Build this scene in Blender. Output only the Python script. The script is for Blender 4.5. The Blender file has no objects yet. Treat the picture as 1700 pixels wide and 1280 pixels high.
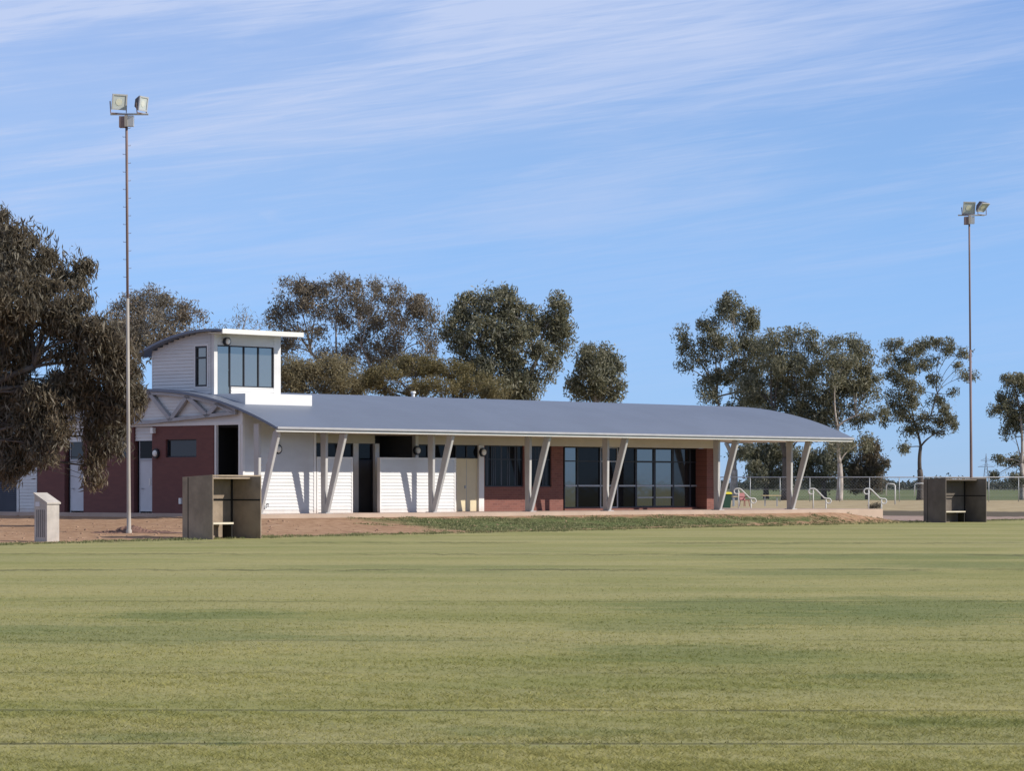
import bpy, math, random
import numpy as np
from mathutils import Vector
random.seed(7); rng = np.random.default_rng(11)
R = math.radians
scene = bpy.context.scene
col = scene.collection

# ------------------------------------------------------------------ camera
FPX, CX, HY, EYE = 5000.0, 850.0, 808.0, 1.7      # focal length in photo pixels, centre column, horizon row, eye height
cam_d = bpy.data.cameras.new('camera'); cam = bpy.data.objects.new('camera', cam_d); col.objects.link(cam)
cam.location = (0, 0, EYE); cam.rotation_euler = (R(90), 0, 0)
cam_d.sensor_width = 36; cam_d.lens = FPX / 1700 * 36
cam_d.shift_y = (HY - 640) / 1700
cam_d.clip_start = 0.5; cam_d.clip_end = 30000
scene.camera = cam

# ------------------------------------------------------------------ building axes (needed for the sun)
A = R(46.6)
UX, UY = math.cos(A), math.sin(A)          # along the long front, to the right and away
EX, EY = -math.sin(A), math.cos(A)         # into the building
PX0, PY0 = -7.29, 117.65                   # foot of the second veranda post

# ------------------------------------------------------------------ sun and sky
kk = 0.60
sh = Vector((-EX + kk * UX, -EY + kk * UY, 0)); sh.normalize()
SUN_EL = R(31.3)
sdir = Vector((sh.x * math.cos(SUN_EL), sh.y * math.cos(SUN_EL), math.sin(SUN_EL)))
sd = bpy.data.lights.new('sun', 'SUN'); sd.energy = 5.0; sd.angle = R(0.5); sd.color = (1.0, 0.93, 0.82)
so = bpy.data.objects.new('sun', sd); col.objects.link(so)
so.location = (30, 0, 60)
so.rotation_euler = (-sdir).to_track_quat('-Z', 'Y').to_euler()

world = bpy.data.worlds.new('World'); scene.world = world; world.use_nodes = True
wt = world.node_tree; wt.nodes.clear()
class NT:
    """small helper to write node trees"""
    def __init__(s, t): s.t = t
    def n(s, typ, **kw):
        nd = s.t.nodes.new(typ)
        for k, v in kw.items(): setattr(nd, k, v)
        return nd
    def put(s, sock, v):
        if isinstance(v, bpy.types.NodeSocket): s.t.links.new(v, sock)
        elif v is not None: sock.default_value = v
    def math(s, op, a, b=None, c=None, clamp=False):
        nd = s.n('ShaderNodeMath', operation=op, use_clamp=clamp)
        s.put(nd.inputs[0], a)
        if b is not None: s.put(nd.inputs[1], b)
        if c is not None: s.put(nd.inputs[2], c)
        return nd.outputs[0]
    def mix(s, f, a, b, blend='MIX'):
        nd = s.n('ShaderNodeMix', data_type='RGBA', blend_type=blend)
        s.put(nd.inputs[0], f)
        for i, v in ((6, a), (7, b)):
            s.put(nd.inputs[i], v if isinstance(v, bpy.types.NodeSocket) else (*v, 1.0)[:4])
        return nd.outputs[2]
    def noise(s, vec, scale, detail=3.0, rough=0.55, dist=0.0):
        nd = s.n('ShaderNodeTexNoise'); s.put(nd.inputs['Vector'], vec)
        nd.inputs['Scale'].default_value = scale; nd.inputs['Detail'].default_value = detail
        nd.inputs['Roughness'].default_value = rough; nd.inputs['Distortion'].default_value = dist
        return nd.outputs['Fac']
    def ramp(s, f, lo, hi, a=0.0, b=1.0):
        nd = s.n('ShaderNodeMapRange', interpolation_type='SMOOTHSTEP')
        s.put(nd.inputs[0], f)
        s.put(nd.inputs[1], lo); s.put(nd.inputs[2], hi)
        nd.inputs[3].default_value = a; nd.inputs[4].default_value = b
        return nd.outputs[0]
    def mapping(s, vec, scale=(1, 1, 1), rot=(0, 0, 0), loc=(0, 0, 0)):
        nd = s.n('ShaderNodeMapping'); s.put(nd.inputs[0], vec)
        nd.inputs['Scale'].default_value = scale; nd.inputs['Rotation'].default_value = rot; nd.inputs['Location'].default_value = loc
        return nd.outputs[0]
    def sep(s, vec):
        nd = s.n('ShaderNodeSeparateXYZ'); s.put(nd.inputs[0], vec); return nd.outputs
    def comb(s, x, y, z=0.0):
        nd = s.n('ShaderNodeCombineXYZ'); s.put(nd.inputs[0], x); s.put(nd.inputs[1], y); s.put(nd.inputs[2], z); return nd.outputs[0]

W = NT(wt)
sky = W.n('ShaderNodeTexSky'); sky.sky_type = 'NISHITA'; sky.sun_disc = False
sky.sun_elevation = SUN_EL; sky.sun_rotation = math.atan2(sdir.x, sdir.y)
sky.altitude = 100; sky.air_density = 1.0; sky.dust_density = 0.0; sky.ozone_density = 3.0
tc = W.n('ShaderNodeTexCoord')
sx, sy, sz = W.sep(tc.outputs['Generated'])
az = W.math('ARCTAN2', sx, sy); el = W.math('ARCSINE', sz)
hv = W.comb(az, el)
def turned(a): return W.mapping(hv, (1, 1, 1), (0, 0, R(a)))
streak = W.noise(W.mapping(turned(-10), (4.5, 52, 1)), 1.0, 6.0, 0.62, 0.7)
wisp = W.noise(W.mapping(turned(-7), (11, 260, 1), (0, 0, 0), (2.2, 5, 0)), 1.0, 7.0, 0.7, 1.2)
broad = W.noise(W.mapping(turned(-14), (5, 20, 1), (0, 0, 0), (3.1, 0.7, 0)), 1.0, 2.5, 0.5)
puff = W.noise(W.mapping(turned(-4), (16, 60, 1), (0, 0, 0), (1.3, 2.4, 0)), 1.0, 5.0, 0.6, 0.8)
# a thin veil thickening upwards and to the left, with streaks of cirrus drawn out in it
veil = W.ramp(W.math('SUBTRACT', el, W.math('MULTIPLY', az, 0.13)), 0.062, 0.155)
sw = W.math('ADD', W.math('MULTIPLY', streak, 0.55), W.math('ADD', W.math('MULTIPLY', wisp, 0.30), W.math('MULTIPLY', broad, 0.40)))
band = W.math('MULTIPLY', W.ramp(sw, 0.52, 0.82), W.ramp(el, 0.02, 0.115, 0.16, 0.66))
soft = W.math('MULTIPLY', W.ramp(sw, 0.44, 0.84, 0.36, 0.92), W.math('MULTIPLY', veil, W.ramp(az, -0.10, 0.17, 0.98, 0.40)))
low = W.math('MULTIPLY', W.ramp(puff, 0.60, 0.78), W.math('MULTIPLY', W.ramp(el, 0.03, 0.07), W.ramp(az, 0.0, -0.06, 0.0, 0.30)))
cl = W.math('ADD', W.math('MAXIMUM', W.math('MULTIPLY', band, 0.75), low), soft, clamp=True)
cl = W.math('MINIMUM', W.math('ADD', W.math('MULTIPLY', cl, 0.92), 0.04), 0.92)
tint = W.mix(W.ramp(el, -0.01, 0.125), (0.50, 0.83, 1.78), (0.80, 1.0, 1.45))
skyc = W.mix(1.0, sky.outputs[0], tint, 'MULTIPLY')
# upper sky, above the view, darkened further to cut fill light in the shade
skyc = W.mix(W.ramp(el, 0.16, 0.55, 0.0, 1.0), skyc, W.mix(1.0, skyc, (0.15, 0.165, 0.20), 'MULTIPLY'))
skym = W.mix(cl, skyc, (5.5, 6.5, 9.0))
bg = W.n('ShaderNodeBackground'); W.put(bg.inputs[0], skym); bg.inputs[1].default_value = 0.1
wo = W.n('ShaderNodeOutputWorld'); wt.links.new(bg.outputs[0], wo.inputs[0])

scene.view_settings.view_transform = 'Standard'; scene.view_settings.look = 'None'
scene.view_settings.exposure = 0.0; scene.view_settings.gamma = 1.0
scene.cycles.max_bounces = 6; scene.cycles.diffuse_bounces = 3; scene.cycles.transparent_max_bounces = 8

# ------------------------------------------------------------------ materials
MATS = {}
def mat(name, base, rough=0.7, var=0.0, scale=2.0, metal=0.0, bump=0.0, bscale=20.0, spec=0.4, stretch=(1, 1, 1), base2=None):
    m = bpy.data.materials.new(name); m.use_nodes = True
    T = NT(m.node_tree); b = m.node_tree.nodes['Principled BSDF']
    b.inputs['Roughness'].default_value = rough; b.inputs['Metallic'].default_value = metal
    b.inputs['Specular IOR Level'].default_value = spec
    co = T.n('ShaderNodeTexCoord').outputs['Object']
    if var or base2:
        n1 = T.noise(T.mapping(co, stretch), scale, 5.0, 0.6)
        lo = tuple(c * (1 - var) for c in base); hi = base2 or tuple(min(1, c * (1 + var)) for c in base)
        T.put(b.inputs['Base Color'], T.mix(T.ramp(n1, 0.3, 0.7), lo, hi))
    else: b.inputs['Base Color'].default_value = (*base, 1)
    if bump:
        bp = T.n('ShaderNodeBump'); bp.inputs['Strength'].default_value = bump; bp.inputs['Distance'].default_value = 0.02
        T.put(bp.inputs['Height'], T.noise(co, bscale, 4.0)); T.put(b.inputs['Normal'], bp.outputs[0])
    MATS[name] = m
    return m
mat('white_cladding', (0.63, 0.63, 0.63), 0.55, 0.05, 0.7, stretch=(1, 1, 3))
mat('beige_lining', (0.58, 0.54, 0.47), 0.6, 0.06, 0.8)
mat('white_paint', (0.70, 0.69, 0.68), 0.5, 0.05, 1.5)
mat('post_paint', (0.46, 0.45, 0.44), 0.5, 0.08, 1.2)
mat('grey_steel', (0.36, 0.36, 0.38), 0.55, 0.08, 2.0)
mat('cream_paint', (0.66, 0.57, 0.38), 0.55, 0.05, 1.5)
mat('fascia_paint', (0.70, 0.69, 0.65), 0.5, 0.05, 1.0)
mat('dark_frame', (0.018, 0.02, 0.028), 0.45)
mat('silver_frame', (0.33, 0.34, 0.37), 0.4, metal=0.3)
mat('dark_door', (0.045, 0.047, 0.055), 0.5, 0.1)
mat('pale_door', (0.55, 0.56, 0.60), 0.5, 0.05)
mat('roller_door', (0.045, 0.05, 0.07), 0.5, 0.1)
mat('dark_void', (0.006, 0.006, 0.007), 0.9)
mat('wall_in_shade', (0.10, 0.10, 0.11), 0.8, 0.1)
mat('dugout_concrete', (0.27, 0.212, 0.158), 0.9, 0.22, 1.3, bump=0.3, bscale=30)
mat('dark_concrete', (0.145, 0.122, 0.104), 0.9, 0.2, 1.3, bump=0.3, bscale=30)
mat('joint_dark', (0.02, 0.018, 0.016), 0.9)
mat('bench_top', (0.62, 0.56, 0.44), 0.7, 0.1)
mat('pale_concrete', (0.45, 0.41, 0.37), 0.9, 0.14, 2.0, bump=0.3, bscale=40)
mat('pavement_concrete', (0.45, 0.345, 0.285), 0.9, 0.12, 0.6, bump=0.2)
mat('slab_edge', (0.44, 0.34, 0.265), 0.9, 0.1, 0.6)
mat('pole_steel', (0.36, 0.325, 0.285), 0.6, 0.14, 1.0, base2=None, stretch=(1, 1, 0.4))
mat('pole_rust', (0.215, 0.15, 0.14), 0.7, 0.2, 1.0, stretch=(1, 1, 0.4))
mat('lamp_housing', (0.06, 0.055, 0.065), 0.5)
mat('lamp_rim', (0.50, 0.50, 0.50), 0.4, metal=0.3)
mat('lamp_reflector', (0.80, 0.80, 0.72), 0.25, metal=0.4)
mat('lamp_glass', (0.46, 0.50, 0.50), 0.12, spec=0.8)
mat('light_globe', (0.80, 0.79, 0.76), 0.3)
mat('galvanised', (0.40, 0.41, 0.42), 0.5, metal=0.4)
mat('rail_white', (0.60, 0.60, 0.58), 0.45)
mat('bin_green', (0.02, 0.06, 0.035), 0.5)
mat('bin_lid', (0.62, 0.52, 0.04), 0.5)
mat('red_plastic', (0.22, 0.03, 0.035), 0.5)
mat('timber', (0.48, 0.38, 0.22), 0.8, 0.15, 3.0)
mat('bark_pale', (0.37, 0.325, 0.29), 0.9, 0.35, 3.0, stretch=(1, 1, .4), bump=0.4)
mat('bark_dark', (0.095, 0.08, 0.07), 0.9, 0.3, 3.0, stretch=(1, 1, .4), bump=0.4)
mat('shadow_mound_dark', (0.15, 0.085, 0.065), 0.95, 0.35, 6.0, bump=0.6)
mat('groove_grey', (0.16, 0.155, 0.155), 0.8)
mat('pylon_steel_hazed', (0.30, 0.33, 0.40), 0.6)  # pale and bluish: distance haze put into the steel colour
mat('vent_white', (0.75, 0.75, 0.74), 0.5)

def splash(name):
    m = MATS[name]; T = NT(m.node_tree); b = m.node_tree.nodes['Principled BSDF']
    co = T.n('ShaderNodeTexCoord').outputs['Object']; z = T.sep(co)[2]
    src = b.inputs['Base Color'].links[0].from_socket
    n1 = T.noise(T.mapping(co, (3, 3, .5)), 1.0, 5.0, 0.7)
    d = T.math('MULTIPLY', T.ramp(T.math('ADD', z, T.math('MULTIPLY', n1, 0.35)), 1.10, 0.80), 0.42)
    st = T.math('MULTIPLY', T.ramp(T.noise(T.mapping(co, (5, 5, .25)), 1.0, 5.0, 0.7), 0.60, 0.78), 0.16)
    c = T.mix(d, src, (0.42, 0.31, 0.24)); c = T.mix(st, c, (0.36, 0.34, 0.32))
    T.put(b.inputs['Base Color'], c)
splash('white_cladding'); splash('white_paint'); splash('cream_paint')
def roof_mat():
    m = mat('roof_metal', (0.155, 0.183, 0.245), 0.5, 0.05, 0.35, metal=0.15, spec=0.4)
    T = NT(m.node_tree); b = m.node_tree.nodes['Principled BSDF']
    co = T.n('ShaderNodeTexCoord').outputs['Object']
    wv = T.n('ShaderNodeTexWave', wave_type='BANDS', bands_direction='X'); T.put(wv.inputs[0], co)
    wv.inputs['Scale'].default_value = 1.6
    bp = T.n('ShaderNodeBump'); bp.inputs['Strength'].default_value = 0.16; bp.inputs['Distance'].default_value = 0.02
    T.put(bp.inputs['Height'], wv.outputs['Fac']); T.put(b.inputs['Normal'], bp.outputs[0])
roof_mat()

def brick_mat(name, c1, c2, mort, end=False):
    m = bpy.data.materials.new(name); m.use_nodes = True
    T = NT(m.node_tree); b = m.node_tree.nodes['Principled BSDF']; b.inputs['Roughness'].default_value = 0.85
    x, y, z = T.sep(T.n('ShaderNodeTexCoord').outputs['Object'])
    br = T.n('ShaderNodeTexBrick'); T.put(br.inputs['Vector'], T.comb(y if end else x, z))
    br.inputs['Color1'].default_value = (*c1, 1); br.inputs['Color2'].default_value = (*c2, 1); br.inputs['Mortar'].default_value = (*mort, 1)
    br.inputs['Scale'].default_value = 1.0; br.inputs['Mortar Size'].default_value = 0.008
    br.inputs['Brick Width'].default_value = 0.31; br.inputs['Row Height'].default_value = 0.10
    T.put(b.inputs['Base Color'], br.outputs['Color']); MATS[name] = m
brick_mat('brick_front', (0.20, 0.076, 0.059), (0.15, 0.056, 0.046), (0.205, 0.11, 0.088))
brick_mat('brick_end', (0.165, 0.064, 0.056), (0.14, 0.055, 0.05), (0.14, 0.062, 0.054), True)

def glass_mat(name, base, metal, rough=0.04, spec=0.6):
    m = mat(name, base, rough, metal=metal, spec=spec)
    T = NT(m.node_tree); b = m.node_tree.nodes['Principled BSDF']
    co = T.n('ShaderNodeTexCoord').outputs['Object']
    bp = T.n('ShaderNodeBump'); bp.inputs['Strength'].default_value = 0.03; bp.inputs['Distance'].default_value = 0.05
    T.put(bp.inputs['Height'], T.noise(co, 1.1, 2.0)); T.put(b.inputs['Normal'], bp.outputs[0])
glass_mat('glass_dark', (0.008, 0.009, 0.011), 0.0, spec=0.12)
glass_mat('glass_mid', (0.03, 0.031, 0.033), 0.5)
glass_mat('glass_sky', (0.15, 0.155, 0.155), 0.85)
glass_mat('glass_tower', (0.25, 0.245, 0.225), 0.75)

def leaf_mat(name, cols, warm=(1.18, 0.99, 0.84)):
    m = bpy.data.materials.new(name); m.use_nodes = True
    t = m.node_tree; T = NT(t); b = t.nodes['Principled BSDF']
    b.inputs['Roughness'].default_value = 0.5; b.inputs['Specular IOR Level'].default_value = 0.35
    g = T.n('ShaderNodeNewGeometry')
    cr = T.n('ShaderNodeValToRGB'); T.put(cr.inputs[0], g.outputs['Random Per Island'])
    e = cr.color_ramp.elements
    e[0].position = 0; e[0].color = (*cols[0], 1); e[1].position = 1; e[1].color = (*cols[-1], 1)
    for i, c in enumerate(cols[1:-1]):
        q = e.new((i + 1) / (len(cols) - 1)); q.color = (*c, 1)
    tint = T.noise(T.n('ShaderNodeTexCoord').outputs['Object'], 0.45, 3.0)
    c2 = T.mix(T.ramp(tint, 0.35, 0.7), cr.outputs[0], T.mix(1.0, cr.outputs[0], warm, 'MULTIPLY'))
    T.put(b.inputs['Base Color'], c2)
    tr = T.n('ShaderNodeBsdfTranslucent'); T.put(tr.inputs[0], c2)
    ms = T.n('ShaderNodeMixShader'); ms.inputs[0].default_value = 0.42
    t.links.new(b.outputs[0], ms.inputs[1]); t.links.new(tr.outputs[0], ms.inputs[2])
    t.links.new(ms.outputs[0], t.nodes['Material Output'].inputs[0])
    MATS[name] = m
leaf_mat('leaves_brown', [(0.08, 0.068, 0.05), (0.112, 0.096, 0.066), (0.145, 0.122, 0.086), (0.165, 0.138, 0.10), (0.30, 0.28, 0.22)], (1.10, 0.99, 0.88))
leaf_mat('leaves_gum', [(0.09, 0.098, 0.064), (0.145, 0.15, 0.096), (0.19, 0.19, 0.126), (0.24, 0.232, 0.162), (0.37, 0.365, 0.30)], (1.06, 1.0, 0.88))
leaf_mat('leaves_grey', [(0.125, 0.112, 0.085), (0.165, 0.148, 0.112), (0.205, 0.182, 0.14), (0.24, 0.21, 0.165), (0.34, 0.31, 0.26)], (1.1, 1.0, .92))
leaf_mat('leaves_gold', [(0.085, 0.08, 0.034), (0.16, 0.138, 0.06), (0.22, 0.185, 0.085), (0.27, 0.22, 0.11)], (1.05, 1.0, .92))
leaf_mat('leaves_bush', [(0.21, 0.18, 0.105), (0.26, 0.225, 0.13), (0.31, 0.265, 0.155)], (1.05, 1.0, .95))
leaf_mat('leaves_far_hazed', [(0.05, 0.065, 0.06), (0.065, 0.08, 0.07), (0.08, 0.09, 0.08)])  # slightly bluish, with distance haze mixed into the leaf colour

# ------------------------------------------------------------------ mesh helper
class MB:
    def __init__(s): s.v = []; s.f = []
    def quad(s, a, b, c, d):
        i = len(s.v); s.v += [a, b, c, d]; s.f.append((i, i + 1, i + 2, i + 3)); return s
    def box(s, x0, x1, y0, y1, z0, z1):
        x0, x1 = min(x0, x1), max(x0, x1); y0, y1 = min(y0, y1), max(y0, y1); z0, z1 = min(z0, z1), max(z0, z1)
        i = len(s.v)
        s.v += [(x0, y0, z0), (x1, y0, z0), (x1, y1, z0), (x0, y1, z0), (x0, y0, z1), (x1, y0, z1), (x1, y1, z1), (x0, y1, z1)]
        s.f += [tuple(i + k for k in q) for q in ((0, 3, 2, 1), (4, 5, 6, 7), (0, 1, 5, 4), (1, 2, 6, 5), (2, 3, 7, 6), (3, 0, 4, 7))]
        return s
    def prism(s, poly, axis_fn):
        """poly: list of 2D points; axis_fn(p, k) -> 3D for k = 0, 1"""
        i = len(s.v); n = len(poly)
        s.v += [axis_fn(p, 0) for p in poly] + [axis_fn(p, 1) for p in poly]
        s.f.append(tuple(i + k for k in range(n))[::-1]); s.f.append(tuple(i + n + k for k in range(n)))
        for k in range(n):
            l = (k + 1) % n; s.f.append((i + k, i + l, i + n + l, i + n + k))
        return s
    def tube(s, pts, rad, n=8, cap=True):
        pts = [Vector(p) for p in pts]
        if not hasattr(rad, '__len__'): rad = [rad] * len(pts)
        prev = None; base = len(s.v)
        for k, p in enumerate(pts):
            d = (pts[min(k + 1, len(pts) - 1)] - pts[max(k - 1, 0)])
            d = d.normalized() if d.length > 1e-9 else Vector((0, 0, 1))
            if prev is None:
                prev = d.orthogonal().normalized()
            prev = (prev - d * prev.dot(d))
            prev = prev.normalized() if prev.length > 1e-6 else d.orthogonal().normalized()
            q = d.cross(prev)
            for j in range(n):
                a = 2 * math.pi * j / n
                s.v.append(tuple(p + (prev * math.cos(a) + q * math.sin(a)) * rad[k]))
        for k in range(len(pts) - 1):
            for j in range(n):
                l = (j + 1) % n
                s.f.append((base + k * n + j, base + k * n + l, base + (k + 1) * n + l, base + (k + 1) * n + j))
        if cap:
            s.f.append(tuple(base + j for j in range(n))[::-1]); e = base + (len(pts) - 1) * n
            s.f.append(tuple(e + j for j in range(n)))
        return s
    def build(s, name, m, parent=None, smooth=False, loc=None):
        me = bpy.data.meshes.new(name); me.from_pydata(s.v, [], s.f); me.update()
        me.materials.append(MATS[m] if isinstance(m, str) else m)
        if smooth: me.polygons.foreach_set('use_smooth', [True] * len(me.polygons))
        o = bpy.data.objects.new(name, me); col.objects.link(o)
        if parent: o.parent = parent
        if loc: o.location = loc
        return o
def tag(o, label=None, cat=None, group=None, kind=None):
    if label: o['label'] = label
    if cat: o['category'] = cat
    if group: o['group'] = group
    if kind: o['kind'] = kind
    return o
def empty(name, loc, rz=0.0):
    o = bpy.data.objects.new(name, None); col.objects.link(o)
    o.location = loc; o.rotation_euler = (0, 0, rz); o.empty_display_size = 0.3
    return o
def at(px, py, D): return ((px - CX) * D / FPX, D, EYE + (HY - py) * D / FPX)
def TW(px, w):                      # position along the front of the ray px on the plane w metres behind the posts
    k = (px - CX) / FPX
    return (k * (PY0 + w * EY) - PX0 - w * EX) / (UX - k * UY)
def WT(px, t):                      # position along the end wall plane t
    k = (px - CX) / FPX
    return (k * (PY0 + t * UY) - PX0 - t * UX) / (EX - k * EY)
def ZF(py, t, w): return EYE + (HY - py) * (PY0 + t * UY + w * EY) / FPX
def loc_tw(X, Y):
    dx, dy = X - PX0, Y - PY0
    return dx * UX + dy * UY, dx * EX + dy * EY

# ------------------------------------------------------------------ ground
def TW(px, w):                      # position along the front of the ray px on the plane w metres behind the posts
    k = (px - CX) / FPX
    return (k * (PY0 + w * EY) - PX0 - w * EX) / (UX - k * UY)
FLOOR = 0.65
Q0 = 1.5                              # eave beyond the posts
W1, W2, W3 = 0.67, 2.25, 2.9            # front block, recessed wall, glazing
T_ROOF0, T_ROOF1 = -3.95, 32.1
T_END = TW(402.5, W1)
SLAB = (-4.9, 34.1, -1.7, 16.0)
EDGE = [(-90, -40), (-45, 42), (-25, 71), (-14.9, 87.6), (-8.3, 100.5), (-1.1, 111), (8.75, 126.5), (19.9, 143.5), (27, 155), (45, 175), (90, 205), (200, 230), (900, 240)]
def d_oval(X, Y):
    best = np.full(X.shape, 1e9); sgn = np.zeros(X.shape)
    for (x0, y0), (x1, y1) in zip(EDGE[:-1], EDGE[1:]):
        dx, dy = x1 - x0, y1 - y0; L2 = dx * dx + dy * dy
        s = np.clip(((X - x0) * dx + (Y - y0) * dy) / L2, 0, 1)
        d = np.hypot(X - x0 - s * dx, Y - y0 - s * dy)
        side = dx * (Y - y0) - dy * (X - x0)
        m = d < best; best = np.where(m, d, best); sgn = np.where(m, np.sign(side), sgn)
    return best * np.where(sgn == 0, 1, sgn)
def sstep(a): a = np.clip(a, 0, 1); return a * a * (3 - 2 * a)
def ground_z(X, Y):
    X = np.asarray(X, float); Y = np.asarray(Y, float)
    d = d_oval(X, Y)
    t, w = loc_tw(X, Y)
    ds = np.hypot(np.maximum(np.maximum(SLAB[0] - t, t - SLAB[1]), 0), np.maximum(np.maximum(SLAB[2] - w, w - SLAB[3]), 0))
    top = 0.54 - 0.30 * sstep((t - 30.5) / 3.8)
    dp = np.maximum(d, 0)
    ratio = dp / (dp + ds + 1e-6)
    z = 0.36 * sstep(dp / 45) + (top - 0.36 * sstep(dp / 45)) * ratio ** 1.2 * np.exp(-ds / 25)
    return np.where(d > 0, z, 0.0)
def gz(x, y): return float(ground_z(np.array([x]), np.array([y]))[0])

def axis(fine0, fine1, step, far):
    a = list(np.arange(fine0, fine1 + 1e-6, step)); s = step
    while a[-1] < far: s *= 1.35; a.append(a[-1] + s)
    s = step; b = []
    x = fine0
    while x > -far: s *= 1.35; x -= s; b.append(x)
    return np.array(b[::-1] + a)
gx = axis(-32, 44, 0.6, 9000); gy = axis(70, 205, 0.6, 9000)
GX, GY = np.meshgrid(gx, gy); GZ = ground_z(GX, GY)
rough_ = np.where(d_oval(GX, GY) > 1.0, rng.normal(0, 0.012, GX.shape), 0)
tt_, ww_ = loc_tw(GX, GY)
inside = (tt_ > SLAB[0] - .3) & (tt_ < SLAB[1] + .3) & (ww_ > SLAB[2] - .3) & (ww_ < SLAB[3] + .3)
GZ = np.where(inside, np.minimum(GZ, 0.5), GZ + rough_)
ny, nx = GX.shape
me = bpy.data.meshes.new('ground')
vv = np.stack([GX, GY, GZ], -1).reshape(-1, 3)
ii = (np.arange(ny - 1)[:, None] * nx + np.arange(nx - 1)[None, :]).ravel()
ff = np.stack([ii, ii + 1, ii + nx + 1, ii + nx], -1)
me.vertices.add(len(vv)); me.vertices.foreach_set('co', vv.ravel())
me.loops.add(ff.size); me.loops.foreach_set('vertex_index', ff.ravel())
me.polygons.add(len(ff)); me.polygons.foreach_set('loop_start', np.arange(0, ff.size, 4))
me.update(); me.validate()
me.polygons.foreach_set('use_smooth', [True] * len(me.polygons))
for nm, arr in (('edge', d_oval(GX, GY)), ('along', tt_), ('behind', ww_)):
    at_ = me.attributes.new(nm, 'FLOAT', 'POINT'); at_.data.foreach_set('value', np.clip(arr, -500, 3000).ravel().astype(np.float32))
ground = bpy.data.objects.new('ground', me); col.objects.link(ground); tag(ground, kind='structure')

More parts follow.
